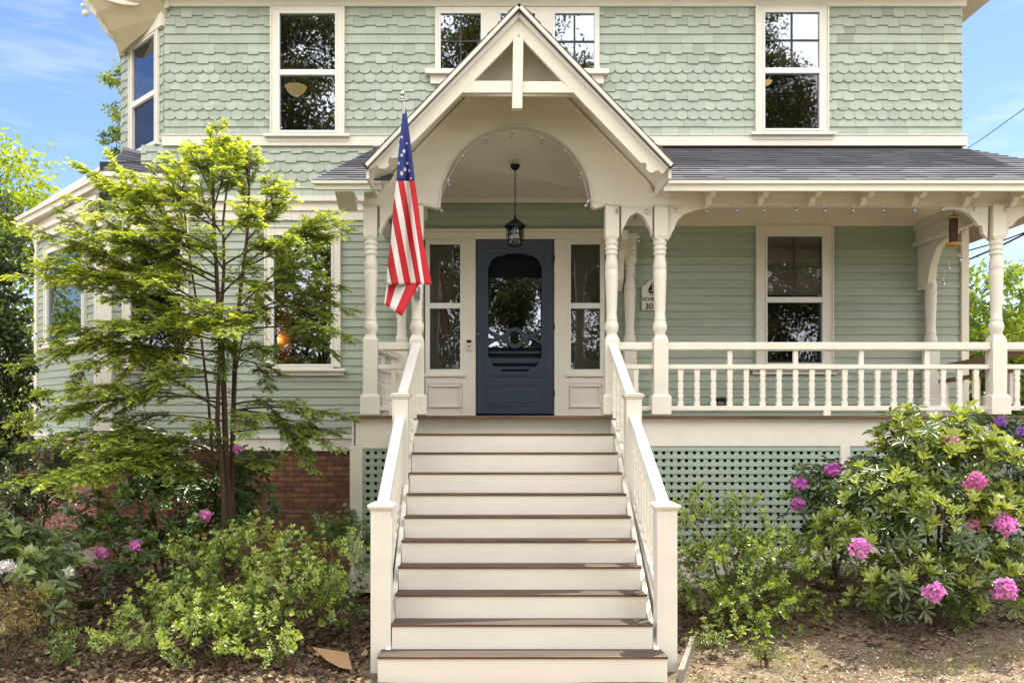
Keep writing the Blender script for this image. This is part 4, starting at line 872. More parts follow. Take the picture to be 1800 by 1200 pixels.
dbD = WD-.055; b = MB(); b.box(fx(820, dbD), fx(829, dbD), dbD-.02, dbD, fz(616, dbD), fz(597, dbD)); db = put('doorbell', b, M_signw, None, bevel=.003, label='small black and white doorbell on the trim left of the blue door', cat='doorbell')
b = MB(); b.box(fx(820.3, dbD), fx(828.7, dbD), dbD-.024, dbD-.02, fz(602.5, dbD), fz(597.5, dbD)); put('camera_cover', b, M_black, db)
b = MB(); b.lathe([(.012, 0), (.012, .004), (.009, .004)], (0, 0, 0), 16); o = put('button', b, M_grey, db, (fx(824.5, dbD), dbD-.021, fz(609, dbD)), rot=(R(90), 0, 0))
b = MB(); b.box(fx(1260, 11.1), fx(1275, 11.1), 11.06, 11.16, fz(712, 11.1), fz(699, 11.1)); ol = put('outdoor_light', b, M_black, None, bevel=.006, label='small dark box fixed low on the porch wall behind the balusters', cat='light')
b = MB(); b.box(fx(1262, 11.05), fx(1273, 11.05), 11.045, 11.06, fz(711, 11.05), fz(706, 11.05)); put('lens', b, M_grey, ol)
# ------------------------------------------------------------------ string lights
sl_ = empty('string_lights', (1.2, PF, 2.3), None, 'string of clear bulbs looped round the arch and along the porch beam', 'string lights')
arcp = [(770,362),(787,315),(812,272),(852,240),(902,228),(952,240),(994,263),(1023,303),(1035,352),(1084,362),(1136,362),(1188,361),(1240,361),(1292,360),(1344,360),(1397,359),(1448,360),(1500,360),(1552,360),(1606,359),(1656,358),(1712,358),(1770,358),(1822,357)]
YS = PF-.035; pts = []
for i in range(len(arcp)-1):
    a, c = arcp[i], arcp[i+1]
    for k in range(4):
        t = k/4; sag = 2.2*math.sin(math.pi*t) if i > 8 else -.0; pts.append(P(a[0]+(c[0]-a[0])*t, a[1]+(c[1]-a[1])*t+sag, YS))
b = MB(); b.tube([P(640, 364, YS), P(690, 358, YS), P(740, 357, YS)]+pts, .0035, 4); put('wire', b, M_signw, sl_)
bm = MB(); bm.lathe([(.008, 0), (.0115, -.004), (.0115, -.03), (.009, -.032)], (0, 0, 0), 10); bm.lathe([(.009, -.032), (.017, -.05), (.02, -.066), (.014, -.083), (.003, -.088)], (0, 0, 0), 12, 1)
BMm = bm.mesh('bulb', [M_signw, M_bulb], True)
for i, (x, y) in enumerate(arcp):
    o = put('bulb', BMm, None, sl_, P(x, y, YS))
    if i < 9: o.rotation_euler = (0, (random.uniform(-.3, .3) + (x-905)/260), 0)
    else: o.rotation_euler = (0, random.uniform(-.25, .25), 0)
for x, y in ((1122, 414), (1113, 434)): b = MB(); b.tube([(0, 0, 0), (.004, 0, .05)], .003, 5); p_ = put('bulb', BMm, None, sl_, P(x, y, 10.2))
b = MB(); b.tube([P(1092, 366, 9.65), P(1118, 410, 10.2), P(1122, 413, 10.2), P(1113, 433, 10.2), P(1100, 470, 10.9)], .003, 4); put('wire', b, M_signw, sl_); b = MB(); b.tube([P(1722, 372, 9.8), P(1696, 397, 10.6), P(1687, 447, 10.6), P(1667, 461, 10.7), P(1658, 489, 10.6), P(1640, 520, 11.0)], .003, 4); put('wire', b, M_signw, sl_)
for x, y in ((1696, 398), (1687, 448), (1667, 462), (1658, 490)): put('bulb', BMm, None, sl_, P(x, y, 10.6))
# ------------------------------------------------------------------ lamps seen inside
def lampin(name, px, py, D, r, label, cat='ceiling lamp'):
    c = P(px, py, D); t = empty(name, c, None, label, cat)
    b = MB(); b.lathe([(.004, -r*.75), (r*.35, -r*.68), (r*.75, -r*.35), (r*.95, 0), (r, r*.12), (r*.9, r*.15)], c, 24); put('glass_bowl', b, M_lampg, t, smooth=True)
    b = MB(); b.lathe([(r*1.05, r*.12), (r*1.1, r*.2), (r*.8, r*.34), (r*.3, r*.5), (r*.12, r*.9)], c, 24)
    for i in range(8): a = i*math.pi/4; b.tube([(c[0]+r*1.02*math.cos(a), c[1]+r*1.02*math.sin(a), c[2]+r*.1), (c[0]+r*1.25*math.cos(a), c[1]+r*1.25*math.sin(a), c[2]+r*.25), (c[0]+r*.9*math.cos(a), c[1]+r*.9*math.sin(a), c[2]+r*.45)], r*.07, 6)
    put('metal_fitting', b, M_brass, t, smooth=True)
lampin('ceiling_lamp', 520, 155, 12.0, .15, 'amber glass bowl ceiling lamp seen through the upper window left of the gable')
lampin('ceiling_lamp', 1349, 144, 12.0, .065, 'small round amber ceiling light seen through the upper window right of the gable')
c = P(489, 607, 11.55); cl = empty('candle_lamp', c+Vector((0, 0, -.12)), None, 'glowing candle lamp inside the lower left window', 'lamp')
b = MB(); b.lathe([(.035, -.16), (.02, -.15), (.008, -.12), (.008, -.06), (.022, -.05), (.01, -.04), (.009, 0)], c, 12); put('candle_stick', b, M_brass, cl, smooth=True)
b = MB(); b.lathe([(.004, 0), (.012, .012), (.009, .03), (.002, .05)], c, 10); put('flame_bulb', b, M_flame, cl, smooth=True)
pl_ = bpy.data.lights.new('candle_glow', 'POINT'); pl_.energy = 1.2; pl_.color = (1, .5, .16); pl_.shadow_soft_size = .03; lo = bpy.data.objects.new('candle_glow', pl_); attach(lo, cl, c+Vector((0, -.02, .08)))
b = MB(); b.box(wx(482)-.05, wx(500), WD+.38, WD+.42, wz(690), wz(430)); b.box(wx(508), wx(521), WD+.30, WD+.36, wz(690), wz(430)); put('wooden_screen', b, paint('varnished_wood', (.42, .17, .05), .4, .3, .3, 5), None, label='varnished wood panelling standing inside the lower left window', cat='wood panel')
# ------------------------------------------------------------------ bits on the ground
b = MB(); q = [P(548, 1136, 7.35), P(612, 1146, 7.3), P(619, 1176, 7.05), P(598, 1172, 7.05), P(575, 1160, 7.15)]; q = [v+Vector((0, 0, .0)) for v in q]
b.add(q+[v+Vector((0, .003, -.006)) for v in q], [(0, 1, 2, 3, 4), (9, 8, 7, 6, 5)]+[(i, i+5, (i+1) % 5+5, (i+1) % 5) for i in range(5)])
put('cardboard', b, M_card, None, label='torn piece of brown cardboard lying under the shrub left of the steps', cat='cardboard')
b = MB(); A = P(1218, 1128, 7.75); A.z = gz(A.x, A.y)-.02; B = P(1196, 1192, 6.9); B.z = gz(B.x, B.y)-.03; t = Vector((.02, .0, 0))
b.hexa([A-t, B-t, B+t, A+t, A-t+Vector((0,0,.13)), B-t+Vector((0,0,.13)), B+t+Vector((0.01,0,.13)), A+t+Vector((0,0,.13))]); put('timber_edging', b, M_greyb, None, bevel=.004, label='grey weathered edging board on the ground beside the right newel post', cat='board')
for i, (x0, y0, x1, y1) in enumerate(((1640, 296, 1830, 170),)):
    b = MB(); A, B = P(x0, y0, 30), P(x1, y1, 22); b.tube([A, A.lerp(B, .5)-Vector((0, 0, .1)), B], .012, 5); put('power_line', b, M_black, None, label='single thin wire crossing the sky at the upper right above the porch roof', cat='wire')
for i, (x0, y0, x1, y1, r) in enumerate(((1640, 458, 1880, 380, .016), (1640, 482, 1880, 372, .022))):
    b = MB(); A, B = P(x0, y0, 20), P(x1, y1, 18); b.tube([A, A.lerp(B, .5)-Vector((0, 0, .06)), B], r, 5); put('power_line', b, M_black, None, group='wires seen past the end post', label=['upper, thinner of the two wires seen past the end post of the porch', 'lower, thicker of the two wires seen past the end post of the porch'][i], cat='wire')

# ------------------------------------------------------------------ foliage tools
TPL = {
 'broad': (np.array([(0,0,0),(.3,0,-.02),(.68,0,-.03),(1,0,-.10),(.3,-.34,.06),(.68,-.5,.07),(.3,.34,.06),(.68,.5,.07)], np.float32), [(0,6,1),(0,1,4),(1,6,7,2),(1,2,5,4),(2,7,3),(2,3,5)]),
 'small': (np.array([(0,0,0),(.55,.5,.10),(1,0,-.03),(.55,-.5,.10)], np.float32), [(0,2,1),(0,3,2)]),
 'card': (np.array([(0,0,0),(.4,.5,.0),(1,.12,-.05),(1,-.12,-.05),(.4,-.5,.0)], np.float32), [(0,4,3,2,1)]),
 'litter': (np.array([(0,0,0),(.3,.4,.16),(.75,.42,.10),(1,0,.12),(.75,-.42,.22),(.3,-.4,.08),(.5,0,-.02)], np.float32), [(0,6,1),(1,6,2),(2,6,3),(3,6,4),(4,6,5),(5,6,0)]),
}
def norm(a): return a/np.maximum(np.linalg.norm(a, axis=-1, keepdims=True), 1e-6)
class Leaves:
    def __init__(s): s.p = []; s.a = []; s.n = []; s.l = []; s.w = []; s.c = []
    def add(s, p, a, n, l, w, c): s.p.append(p); s.a.append(a); s.n.append(n); s.l.append(l); s.w.append(w); s.c.append(c)
    def ext(s, p, a, n, l, w, c):
        s.p += list(p); s.a += list(a); s.n += list(n); s.l += list(l); s.w += list(w); s.c += list(c)
    def build(s, name, kind, mat, smooth=True):
        T, Fc = TPL[kind]; p = np.array(s.p, np.float32); a = norm(np.array(s.a, np.float32)); n = np.array(s.n, np.float32)
        b_ = norm(np.cross(n, a)); n = np.cross(a, b_); L = np.array(s.l, np.float32)[:, None, None]; Wd = np.array(s.w, np.float32)[:, None, None]
        V = p[:, None, :]+a[:, None, :]*T[None, :, 0:1]*L+b_[:, None, :]*T[None, :, 1:2]*Wd+n[:, None, :]*T[None, :, 2:3]*L
        N_, K = len(p), len(T); me = bpy.data.meshes.new(name); me.vertices.add(N_*K); me.vertices.foreach_set('co', V.reshape(-1).astype(np.float32))
        li = np.concatenate([np.array(f) for f in Fc]); ls = np.array([len(f) for f in Fc]); tot = len(li)
        loops = (np.arange(N_)[:, None]*K+li[None, :]).reshape(-1); me.loops.add(len(loops)); me.loops.foreach_set('vertex_index', loops.astype(np.int32))
        st_ = np.concatenate([[0], np.cumsum(ls)[:-1]]); starts = (np.arange(N_)[:, None]*tot+st_[None, :]).reshape(-1)
        me.polygons.add(len(starts)); me.polygons.foreach_set('loop_start', starts.astype(np.int32))
        try: me.polygons.foreach_set('loop_total', np.tile(ls, N_).astype(np.int32))
        except Exception: pass
        me.polygons.foreach_set('use_smooth', np.full(len(starts), smooth)); me.update(calc_edges=True); me.validate()
        at = me.color_attributes.new('col', 'FLOAT_COLOR', 'POINT'); c = np.ones((N_, K, 4), np.float32); c[:, :, :3] = np.array(s.c, np.float32)[:, None, :]; at.data.foreach_set('color', c.reshape(-1))
        me.materials.append(mat); return me
def rv(): v = RNG.normal(size=3); return v/np.linalg.norm(v)
def vcol(base, v=.18, hue=.10):
    k = 1+RNG.uniform(-v, v); return (base[0]*k*(1+RNG.uniform(-hue, hue)), base[1]*k, base[2]*k*(1+RNG.uniform(-hue, hue)))
def mixc(a, b, t): return tuple(a[i]+(b[i]-a[i])*t for i in range(3))

def whorl(L, p, ax, n, ll, lw, elev, base, up=(0, 0, 1), droop=0, v=.18):
    ax = ax/np.linalg.norm(ax); u = np.cross(ax, rv()); u /= np.linalg.norm(u); w = np.cross(ax, u); a0 = RNG.uniform(0, 6.28)
    for i in range(n):
        a = a0+2*math.pi*i/n+RNG.uniform(-.25, .25); e = elev+RNG.uniform(-.25, .25); rad = u*math.cos(a)+w*math.sin(a)
        d = rad*math.cos(e)+ax*math.sin(e); d[2] -= droop*RNG.uniform(.5, 1.2); nn = ax*math.cos(e)-rad*math.sin(e)+rv()*.15
        s = RNG.uniform(.7, 1.15); L.add(p+rad*.005, d, nn, ll*s, lw*s*RNG.uniform(.85, 1.1), vcol(base, v))

def flower(root, c, r, nf=26, col=(.70, .22, .56)):
    L = Leaves(); c = np.array(c); G = []
    for i in range(nf):      # florets spread evenly over a loose dome
        z_ = 1-1.35*(i+.2)/nf; a_ = i*2.39996+RNG.uniform(-.2, .2); q_ = math.sqrt(max(0, 1-z_*z_)); d = np.array((q_*math.cos(a_), -z_, q_*math.sin(a_)+z_*.15)); d = d+rv()*.16; d /= np.linalg.norm(d)
        q = c+d*r*RNG.uniform(.30, .80)*np.array((1.1, 1, .9)); u = np.cross(d, rv()); u /= np.linalg.norm(u); w = np.cross(d, u); tone = RNG.uniform(.6, 1.3)
        for k in range(5):
            a = 2*math.pi*k/5+RNG.uniform(-.15, .15); rad = u*math.cos(a)+w*math.sin(a); cc = tuple(min(.9, x*tone) for x in col)
            L.add(q, rad*.8+d*RNG.uniform(.3, .9)+rv()*.22, d*.9-rad*.5+rv()*.25, r*RNG.uniform(.34, .52), r*.24, vcol(cc, .22, .10))
    put('flower_truss', L.build('flower_truss', 'broad', M_petal), None, root)

def shrub(name, label, cat, base, blobs, nw, kind='rhodo', ll=.11, lw=.034, tip=(.20, .30, .04), dark=(.045, .085, .025), flowers=(), tipfrac=.45, leaves=8, elev=.25, droop=.12, group=None, fcol=(.72, .24, .58), fr=.085, mat=None, stems=9):
    base = np.array(base, float); root = empty(name, tuple(base), None, label, cat, group); L = Leaves(); br = MB()
    tot = sum(bl[3]*bl[4]*bl[5] for bl in blobs)
    for (x, y, z, rx, ry, rz) in blobs:
        c = np.array((x, y, z)); n = max(6, int(nw*rx*ry*rz/tot)); mid = base*.45+c*.55+rv()*.06; mid[2] = max(mid[2], base[2]+.05)
        br.tube([base+rv()*.04*np.array((1, 1, 0)), mid, c], [.018, .012, .007], 6)
        for i in range(n):
            d = rv(); d[2] = abs(d[2])*.9 if RNG.random() < .62 else d[2]; r = RNG.uniform(.3, 1)**.5*(RNG.uniform(1.05, 1.5 if kind == 'small' else 1.3) if d[2] > .2 and RNG.random() < .24 else 1); p = c+d*np.array((rx, ry, rz))*r
            if p[2] < gz(p[0], p[1])+.05: continue
            ax = d*.7+np.array((0, -.15, .75)); young = RNG.random() < tipfrac*(1 if d[2] > 0 and r > .6 else .25)
            col = mixc(dark, tip, RNG.uniform(.55, 1) if young else RNG.uniform(0, .3))
            if kind == 'rhodo':
                whorl(L, p, ax, leaves+int(RNG.integers(-2, 2)), ll*(.8 if young else 1), lw, elev+(.55 if young else 0), col, droop=0 if young else droop)
                if i % 3 == 0: br.tube([c+(p-c)*.15, c+(p-c)*.6+rv()*.03, p], [.006, .004, .003], 4)
            else:
                # a short upright twig with rosettes of small leaves along it
                ln = RNG.uniform(.08, .24); tw = ax/np.linalg.norm(ax)+rv()*.65; tw /= np.linalg.norm(tw); br.tube([c+(p-c)*.5+rv()*.02, p-tw*ln*.3, p+tw*ln], [.004, .003, .002], 3)
                for k in range(4):
                    q = p+tw*ln*(k/3.2); whorl(L, q, tw, 5, ll*(.75+.25*RNG.random()), lw, elev+.15*k, mixc(col, tip, .12*k), droop=.02)
    put('foliage', L.build(name+'_foliage', 'broad' if kind == 'rhodo' else 'small', mat or M_gloss), None, root)
    put('branch', br, M_stem, root, smooth=True)
    for f in flowers:
        c = P(f[0], f[1], f[2]); flower(root, c, f[3] if len(f) > 3 else fr, col=f[4] if len(f) > 4 else fcol)
    return root
def BL(px, py, D, rpx, rpy, ry=None):
    c = P(px, py, D); k = D/F; return (c.x, c.y, c.z, rpx*k, ry or rpx*k*.8, rpy*k)
def ground_at(px, py):     # the spot of ground seen at this pixel
    D = 7.5
    for _ in range(30): D = D*.5+.5*(-gz(fx(px, D), D))*F/(py-HY)
    return D
def gb(px, D): x = fx(px, D); return (x, D, gz(x, D))

def crown_tree(name, label, cat, base, top, blobs, n, leaf, cols, trunk_r=.15, group=None, mat=None, kind='card', dark=None, spread=.95, bark=None):
    root = empty(name, tuple(base), None, label, cat, group); L = Leaves(); br = MB(); base = np.array(base, float); top = np.array(top, float)
    tot = sum(bl[3]*bl[4]*bl[5] for bl in blobs)
    tr = [base+(top-base)*t+np.array((math.sin(t*5)*.03, math.cos(t*4)*.03, 0))*np.linalg.norm(top-base)*.6 for t in np.linspace(0, 1, 7)]
    br.tube(tr, [trunk_r*(1-.8*t)+.01 for t in np.linspace(0, 1, 7)], 8)
    for (x, y, z, rx, ry, rz) in blobs:
        c = np.array((x, y, z)); st0 = tr[max(1, min(5, int(6*(z-base[2])/max(.1, top[2]-base[2])*.7)))]; br.tube([st0, st0*.5+c*.5+np.array((0, 0, -.05*rz)), c], [trunk_r*.35, trunk_r*.2, trunk_r*.08], 5)
        m = max(20, int(n*rx*ry*rz/tot)); sub = max(5, int(m/55))
        for s in range(sub):     # leaf clumps inside the blob
            d = rv(); rr = RNG.uniform(.3, 1)**.45; cc = c+d*np.array((rx, ry, rz))*rr; k = RNG.uniform(.22, .42)*min(rx, rz)*spread; col = cols[int(RNG.integers(len(cols)))]
            br.tube([c+(cc-c)*.2, cc], [trunk_r*.06, trunk_r*.03], 3)
            mm = int(m/sub); off = RNG.normal(size=(mm, 3))*k*np.array((.62, .62, .38)); pos = cc+off
            ax = norm(RNG.normal(size=(mm, 3))+d*.6+np.array((0, 0, -.25))); nn = norm(RNG.normal(size=(mm, 3))*.6+np.array((0, 0, 1.0)))
            ll = leaf*RNG.uniform(.7, 1.25, mm); v = RNG.uniform(.8, 1.2, (mm, 1)); cc_ = np.array(col)[None, :]*v*np.array((1, 1, 1))
            L.ext(pos, ax, nn, ll, ll*.62, cc_)
    put('crown', L.build(name+'_crown', kind, mat or M_leaf), None, root); put('trunk', br, bark or M_barkg, root, smooth=True); return root
# ------------------------------------------------------------------ the hemlock left of the steps
def hemlock():
    base = Vector(gb(402, 8.65)); root = empty('hemlock_tree', base, None, 'young multi-stemmed hemlock with layered yellow-green sprays in front of the left windows', 'tree')
    br = MB(); L = Leaves()
    def PD(px, py, D): return np.array(P(px, py, D))
    stems = [[PD(402, 1010, 8.65), PD(401, 900, 8.65), PD(396, 760, 8.65), PD(392, 640, 8.62), PD(383, 520, 8.6), PD(376, 400, 8.6), PD(374, 300, 8.6), PD(376, 243, 8.58)],
             [PD(407, 1010, 8.7), PD(407, 880, 8.7), PD(410, 740, 8.72), PD(414, 600, 8.75), PD(424, 500, 8.75), PD(434, 420, 8.75), PD(438, 330, 8.75), PD(428, 258, 8.75)],
             [PD(396, 1010, 8.6), PD(393, 860, 8.58), PD(382, 740, 8.55), PD(388, 560, 8.5), PD(394, 470, 8.5), PD(392, 390, 8.5), PD(400, 320, 8.5)],
             [PD(380, 930, 8.8), PD(374, 800, 8.85), PD(366, 700, 8.9), PD(350, 560, 8.95), PD(330, 430, 9.0), PD(320, 330, 9.0)]]
    for s, r in zip(stems, (.034, .030, .026, .015)):
        n = len(s); br.tube(s, [r*(1-.82*i/(n-1))+.004 for i in range(n)], 8)
    def on_stem(k, py):
        s = stems[k]; z = fz(py, 8.65)
        for i in range(len(s)-1):
            if s[i][2] <= z <= s[i+1][2]: t = (z-s[i][2])/(s[i+1][2]-s[i][2]); return s[i]*(1-t)+s[i+1]*t
        return s[-1] if z > s[-1][2] else s[0]
    SUN = (.54, .64, .15); MID = (.25, .34, .08); DK = (.14, .21, .06); BRN = (.26, .20, .07)  # sunlit and shaded tones painted into the leaves, along with pale new growth
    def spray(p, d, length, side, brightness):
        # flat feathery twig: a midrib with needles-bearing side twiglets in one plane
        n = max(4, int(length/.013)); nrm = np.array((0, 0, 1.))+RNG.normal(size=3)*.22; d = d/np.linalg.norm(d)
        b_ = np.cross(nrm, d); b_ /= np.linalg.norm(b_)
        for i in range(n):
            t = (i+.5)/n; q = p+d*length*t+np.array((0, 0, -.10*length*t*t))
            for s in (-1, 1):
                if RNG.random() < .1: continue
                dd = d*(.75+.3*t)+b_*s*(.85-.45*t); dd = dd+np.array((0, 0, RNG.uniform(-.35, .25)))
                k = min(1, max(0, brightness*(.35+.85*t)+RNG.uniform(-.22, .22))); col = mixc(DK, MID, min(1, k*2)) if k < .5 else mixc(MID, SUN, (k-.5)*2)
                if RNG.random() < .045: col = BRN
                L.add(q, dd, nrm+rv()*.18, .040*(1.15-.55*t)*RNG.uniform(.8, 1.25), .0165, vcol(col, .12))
    def branch(k, y0, tip, D, bright=.8, dens=1.0, start=.28, r=.011, wid=.34, frm=None):
        a = on_stem(k, y0) if frm is None else frm; e = PD(tip[0], tip[1], D); v = e-a; ln = np.linalg.norm(v); m = a+v*.5+np.array((0, 0, .10*ln))
        def pt(t): return a*(1-t)**2+m*2*t*(1-t)+e*t*t
        br.tube([pt(t) for t in np.linspace(0, 1, 7)], [r*(1-.8*t) for t in np.linspace(0, 1, 7)], 5)
        for _ in range(3):   # bare inner twigs
            t = RNG.uniform(.08, .35); q = pt(t); w = v/ln+rv()*.8; br.tube([q, q+w*.12+rv()*.02, q+w*.22+np.array((0, 0, -.02))], [.003, .002, .0012], 3)
        n = int(ln*(1-start)/.040*dens)+2
        ph = RNG.uniform(0, 6.28); dr = v/ln
        for i in range(n):
            if math.sin(i*.9+ph) > .72: continue
            t = start+(1-start)*(i+RNG.uniform(0, 1))/n; q = pt(t); dr = pt(min(1, t+.02))-pt(t-.02); dr /= np.linalg.norm(dr)
            for s in ((-1, 1) if RNG.random() < .8 else (RNG.choice([-1, 1]),)):
                side = np.cross((0, 0, 1.), dr); side /= np.linalg.norm(side); u = (t-start)/(1-start)
                tl = wid*ln**.4*(1-.72*u)*RNG.uniform(.35, 1.0)*(.45+.55*min(1, u*4)); d = dr*RNG.uniform(.45, 1.0)+side*s*RNG.uniform(.45, .95)+np.array((0, 0, RNG.uniform(-.50, .30)))
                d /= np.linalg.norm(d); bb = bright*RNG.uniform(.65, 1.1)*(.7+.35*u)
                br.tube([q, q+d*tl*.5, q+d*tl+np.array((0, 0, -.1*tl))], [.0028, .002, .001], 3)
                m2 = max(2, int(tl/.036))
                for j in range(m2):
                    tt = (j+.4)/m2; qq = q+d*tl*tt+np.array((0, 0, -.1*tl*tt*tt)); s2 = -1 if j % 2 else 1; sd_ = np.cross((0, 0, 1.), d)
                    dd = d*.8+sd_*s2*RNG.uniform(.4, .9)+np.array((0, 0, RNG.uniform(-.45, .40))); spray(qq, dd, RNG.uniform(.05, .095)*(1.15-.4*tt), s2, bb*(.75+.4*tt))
                spray(q+d*tl*.85, d, .07, 1, bb*1.15)
        spray(pt(.97), dr, .09, 1, bright)
        return pt
    T = [ # stem, start row, tip, depth, sunlit or shaded tone put into the leaf colour
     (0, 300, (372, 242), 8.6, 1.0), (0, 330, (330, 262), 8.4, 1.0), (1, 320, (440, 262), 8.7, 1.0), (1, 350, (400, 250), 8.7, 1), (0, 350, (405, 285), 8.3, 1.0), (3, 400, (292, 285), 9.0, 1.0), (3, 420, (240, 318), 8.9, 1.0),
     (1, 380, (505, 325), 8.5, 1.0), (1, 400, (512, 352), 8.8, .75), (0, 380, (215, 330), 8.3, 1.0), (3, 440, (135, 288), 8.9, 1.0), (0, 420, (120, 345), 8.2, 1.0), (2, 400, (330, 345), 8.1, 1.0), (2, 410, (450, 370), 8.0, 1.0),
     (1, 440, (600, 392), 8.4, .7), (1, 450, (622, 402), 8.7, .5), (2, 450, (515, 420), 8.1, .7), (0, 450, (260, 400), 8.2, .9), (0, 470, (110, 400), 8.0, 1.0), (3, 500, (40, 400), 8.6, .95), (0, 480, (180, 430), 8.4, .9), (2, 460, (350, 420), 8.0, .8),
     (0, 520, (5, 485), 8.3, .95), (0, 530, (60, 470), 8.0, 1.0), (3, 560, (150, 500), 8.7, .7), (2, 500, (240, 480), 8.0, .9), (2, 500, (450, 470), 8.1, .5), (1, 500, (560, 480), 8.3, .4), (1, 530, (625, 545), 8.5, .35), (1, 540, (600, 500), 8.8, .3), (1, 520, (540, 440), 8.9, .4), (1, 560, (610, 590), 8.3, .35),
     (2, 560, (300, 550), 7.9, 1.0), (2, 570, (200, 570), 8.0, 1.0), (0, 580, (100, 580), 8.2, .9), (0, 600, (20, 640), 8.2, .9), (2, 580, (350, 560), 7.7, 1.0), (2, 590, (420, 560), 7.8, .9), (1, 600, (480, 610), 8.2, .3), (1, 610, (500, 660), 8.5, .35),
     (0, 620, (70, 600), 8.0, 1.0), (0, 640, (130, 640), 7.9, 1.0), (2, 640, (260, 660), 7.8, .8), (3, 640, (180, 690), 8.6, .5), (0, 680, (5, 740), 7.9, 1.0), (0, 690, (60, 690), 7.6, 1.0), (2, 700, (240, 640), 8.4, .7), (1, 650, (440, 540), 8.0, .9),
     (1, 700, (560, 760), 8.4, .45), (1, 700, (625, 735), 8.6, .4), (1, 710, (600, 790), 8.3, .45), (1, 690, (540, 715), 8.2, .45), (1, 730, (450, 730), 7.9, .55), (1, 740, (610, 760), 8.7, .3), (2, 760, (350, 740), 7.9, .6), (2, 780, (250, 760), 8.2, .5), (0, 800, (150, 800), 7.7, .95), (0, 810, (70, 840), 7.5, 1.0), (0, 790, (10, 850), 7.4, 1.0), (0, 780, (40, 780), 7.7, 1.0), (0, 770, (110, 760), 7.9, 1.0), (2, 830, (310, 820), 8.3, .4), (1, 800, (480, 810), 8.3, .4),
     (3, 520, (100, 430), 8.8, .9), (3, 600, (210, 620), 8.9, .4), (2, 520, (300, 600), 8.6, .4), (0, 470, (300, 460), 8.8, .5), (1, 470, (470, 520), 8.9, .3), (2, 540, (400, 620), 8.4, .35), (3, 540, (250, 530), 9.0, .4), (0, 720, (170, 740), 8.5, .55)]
    for a in T:
        k, y0, tip, D, bb = a; y0 = y0+20; branch(k, y0, tip, D, bb, 1.12 if bb > .6 else .85, start=.30 if tip[0] < 560 else .42) if False else None
        pt = branch(k, y0, tip, D, bb, 1.0 if bb > .6 else .75, start=(.12 if y0 < 460 else .24) if tip[0] < 560 else .38)
        for q in range((3 if bb > .6 else 2) if y0 < 600 else (2 if bb > .6 else 1)):     # forks leaving the middle of the bough
            t = RNG.uniform(.35, .65); sgn = (1, -1, .2)[q]; ex = tip[0]+RNG.uniform(-14, 14)+(400-tip[0])*RNG.uniform(.05, .35); ey = tip[1]+sgn*RNG.uniform(8, 34)+4
            branch(k, y0, (ex, ey), D+RNG.uniform(-.35, .35), bb*RNG.uniform(.8, 1.0), 1.0, start=.15, r=.006, wid=.30, frm=pt(t))
    for i in range(26):   # dead bare limbs low on the stems
        k = int(RNG.integers(3)); y0 = RNG.uniform(600, 860); a = on_stem(k, y0); d = rv(); d[2] = abs(d[2])*.15; ln = RNG.uniform(.3, .8); br.tube([a, a+d*ln*.5+np.array((0, 0, .04)), a+d*ln+rv()*.05], [.006, .004, .0015], 4)
    put('foliage', L.build('hemlock_foliage', 'card', M_leaf), None, root); put('trunk', br, M_bark, root, smooth=True); print('hemlock leaves', len(L.p))
hemlock()

# ------------------------------------------------------------------ shrubs
TIP = (.36, .43, .08)
shrub('rhododendron', 'large rhododendron with pink flower balls and pale new shoots below the end post', 'shrub', gb(1640, 8.35),
 [BL(1640, 800, 8.3, 105, 75), BL(1600, 760, 8.35, 50, 42), BL(1690, 735, 8.4, 30, 30), BL(1480, 940, 8.2, 50, 45), BL(1735, 830, 8.1, 75, 70), BL(1560, 880, 8.1, 90, 75), BL(1660, 920, 7.9, 100, 80), BL(1770, 930, 8.0, 65, 85), BL(1600, 1020, 7.85, 90, 62), BL(1700, 1020, 7.85, 80, 65), BL(1540, 960, 8.0, 70, 60), BL(1800, 1020, 7.9, 50, 60), BL(1530, 1050, 8.0, 45, 40)],
 1000, tip=TIP, dark=(.05, .095, .025), flowers=[(1510, 960, 7.55, .10), (1765, 920, 7.55, .11), (1714, 845, 7.7, .10, (.72, .2, .48)), (1712, 922, 7.75, .07, (.72, .3, .42)), (1642, 1040, 7.3, .10), (1766, 1035, 7.3, .11), (1672, 778, 8.0, .09, (.75, .38, .55))], ll=.125, lw=.034, tipfrac=.75)
shrub('rhododendron', 'rhododendron with three pink flower balls against the lattice panel', 'shrub', gb(1470, 8.75),
 [BL(1440, 850, 8.8, 60, 42), BL(1410, 900, 8.8, 42, 50), BL(1480, 900, 8.7, 60, 60), BL(1440, 960, 8.7, 50, 50), BL(1520, 830, 8.8, 50, 40)], 150, tip=(.16, .25, .05), dark=(.04, .075, .022),
 flowers=[(1463, 826, 8.45, .085, (.60, .13, .55)), (1405, 850, 8.45, .08, (.60, .13, .55)), (1403, 885, 8.4, .075, (.60, .13, .55))], ll=.12, lw=.036, tipfrac=.3)
shrub('rhododendron', 'dark leaved rhododendron with violet flowers against the porch skirt at the far right', 'shrub', gb(1770, 9.0),
 [BL(1740, 770, 9.05, 70, 42), BL(1800, 780, 9.05, 60, 50), BL(1770, 850, 9.0, 90, 60), BL(1690, 800, 9.1, 50, 40)], 170, tip=(.10, .17, .04), dark=(.035, .07, .022), flowers=[(1757, 741, 8.75, .07, (.42, .16, .62)), (1795, 758, 8.75, .06, (.42, .16, .62))], ll=.13, lw=.038, tipfrac=.2)
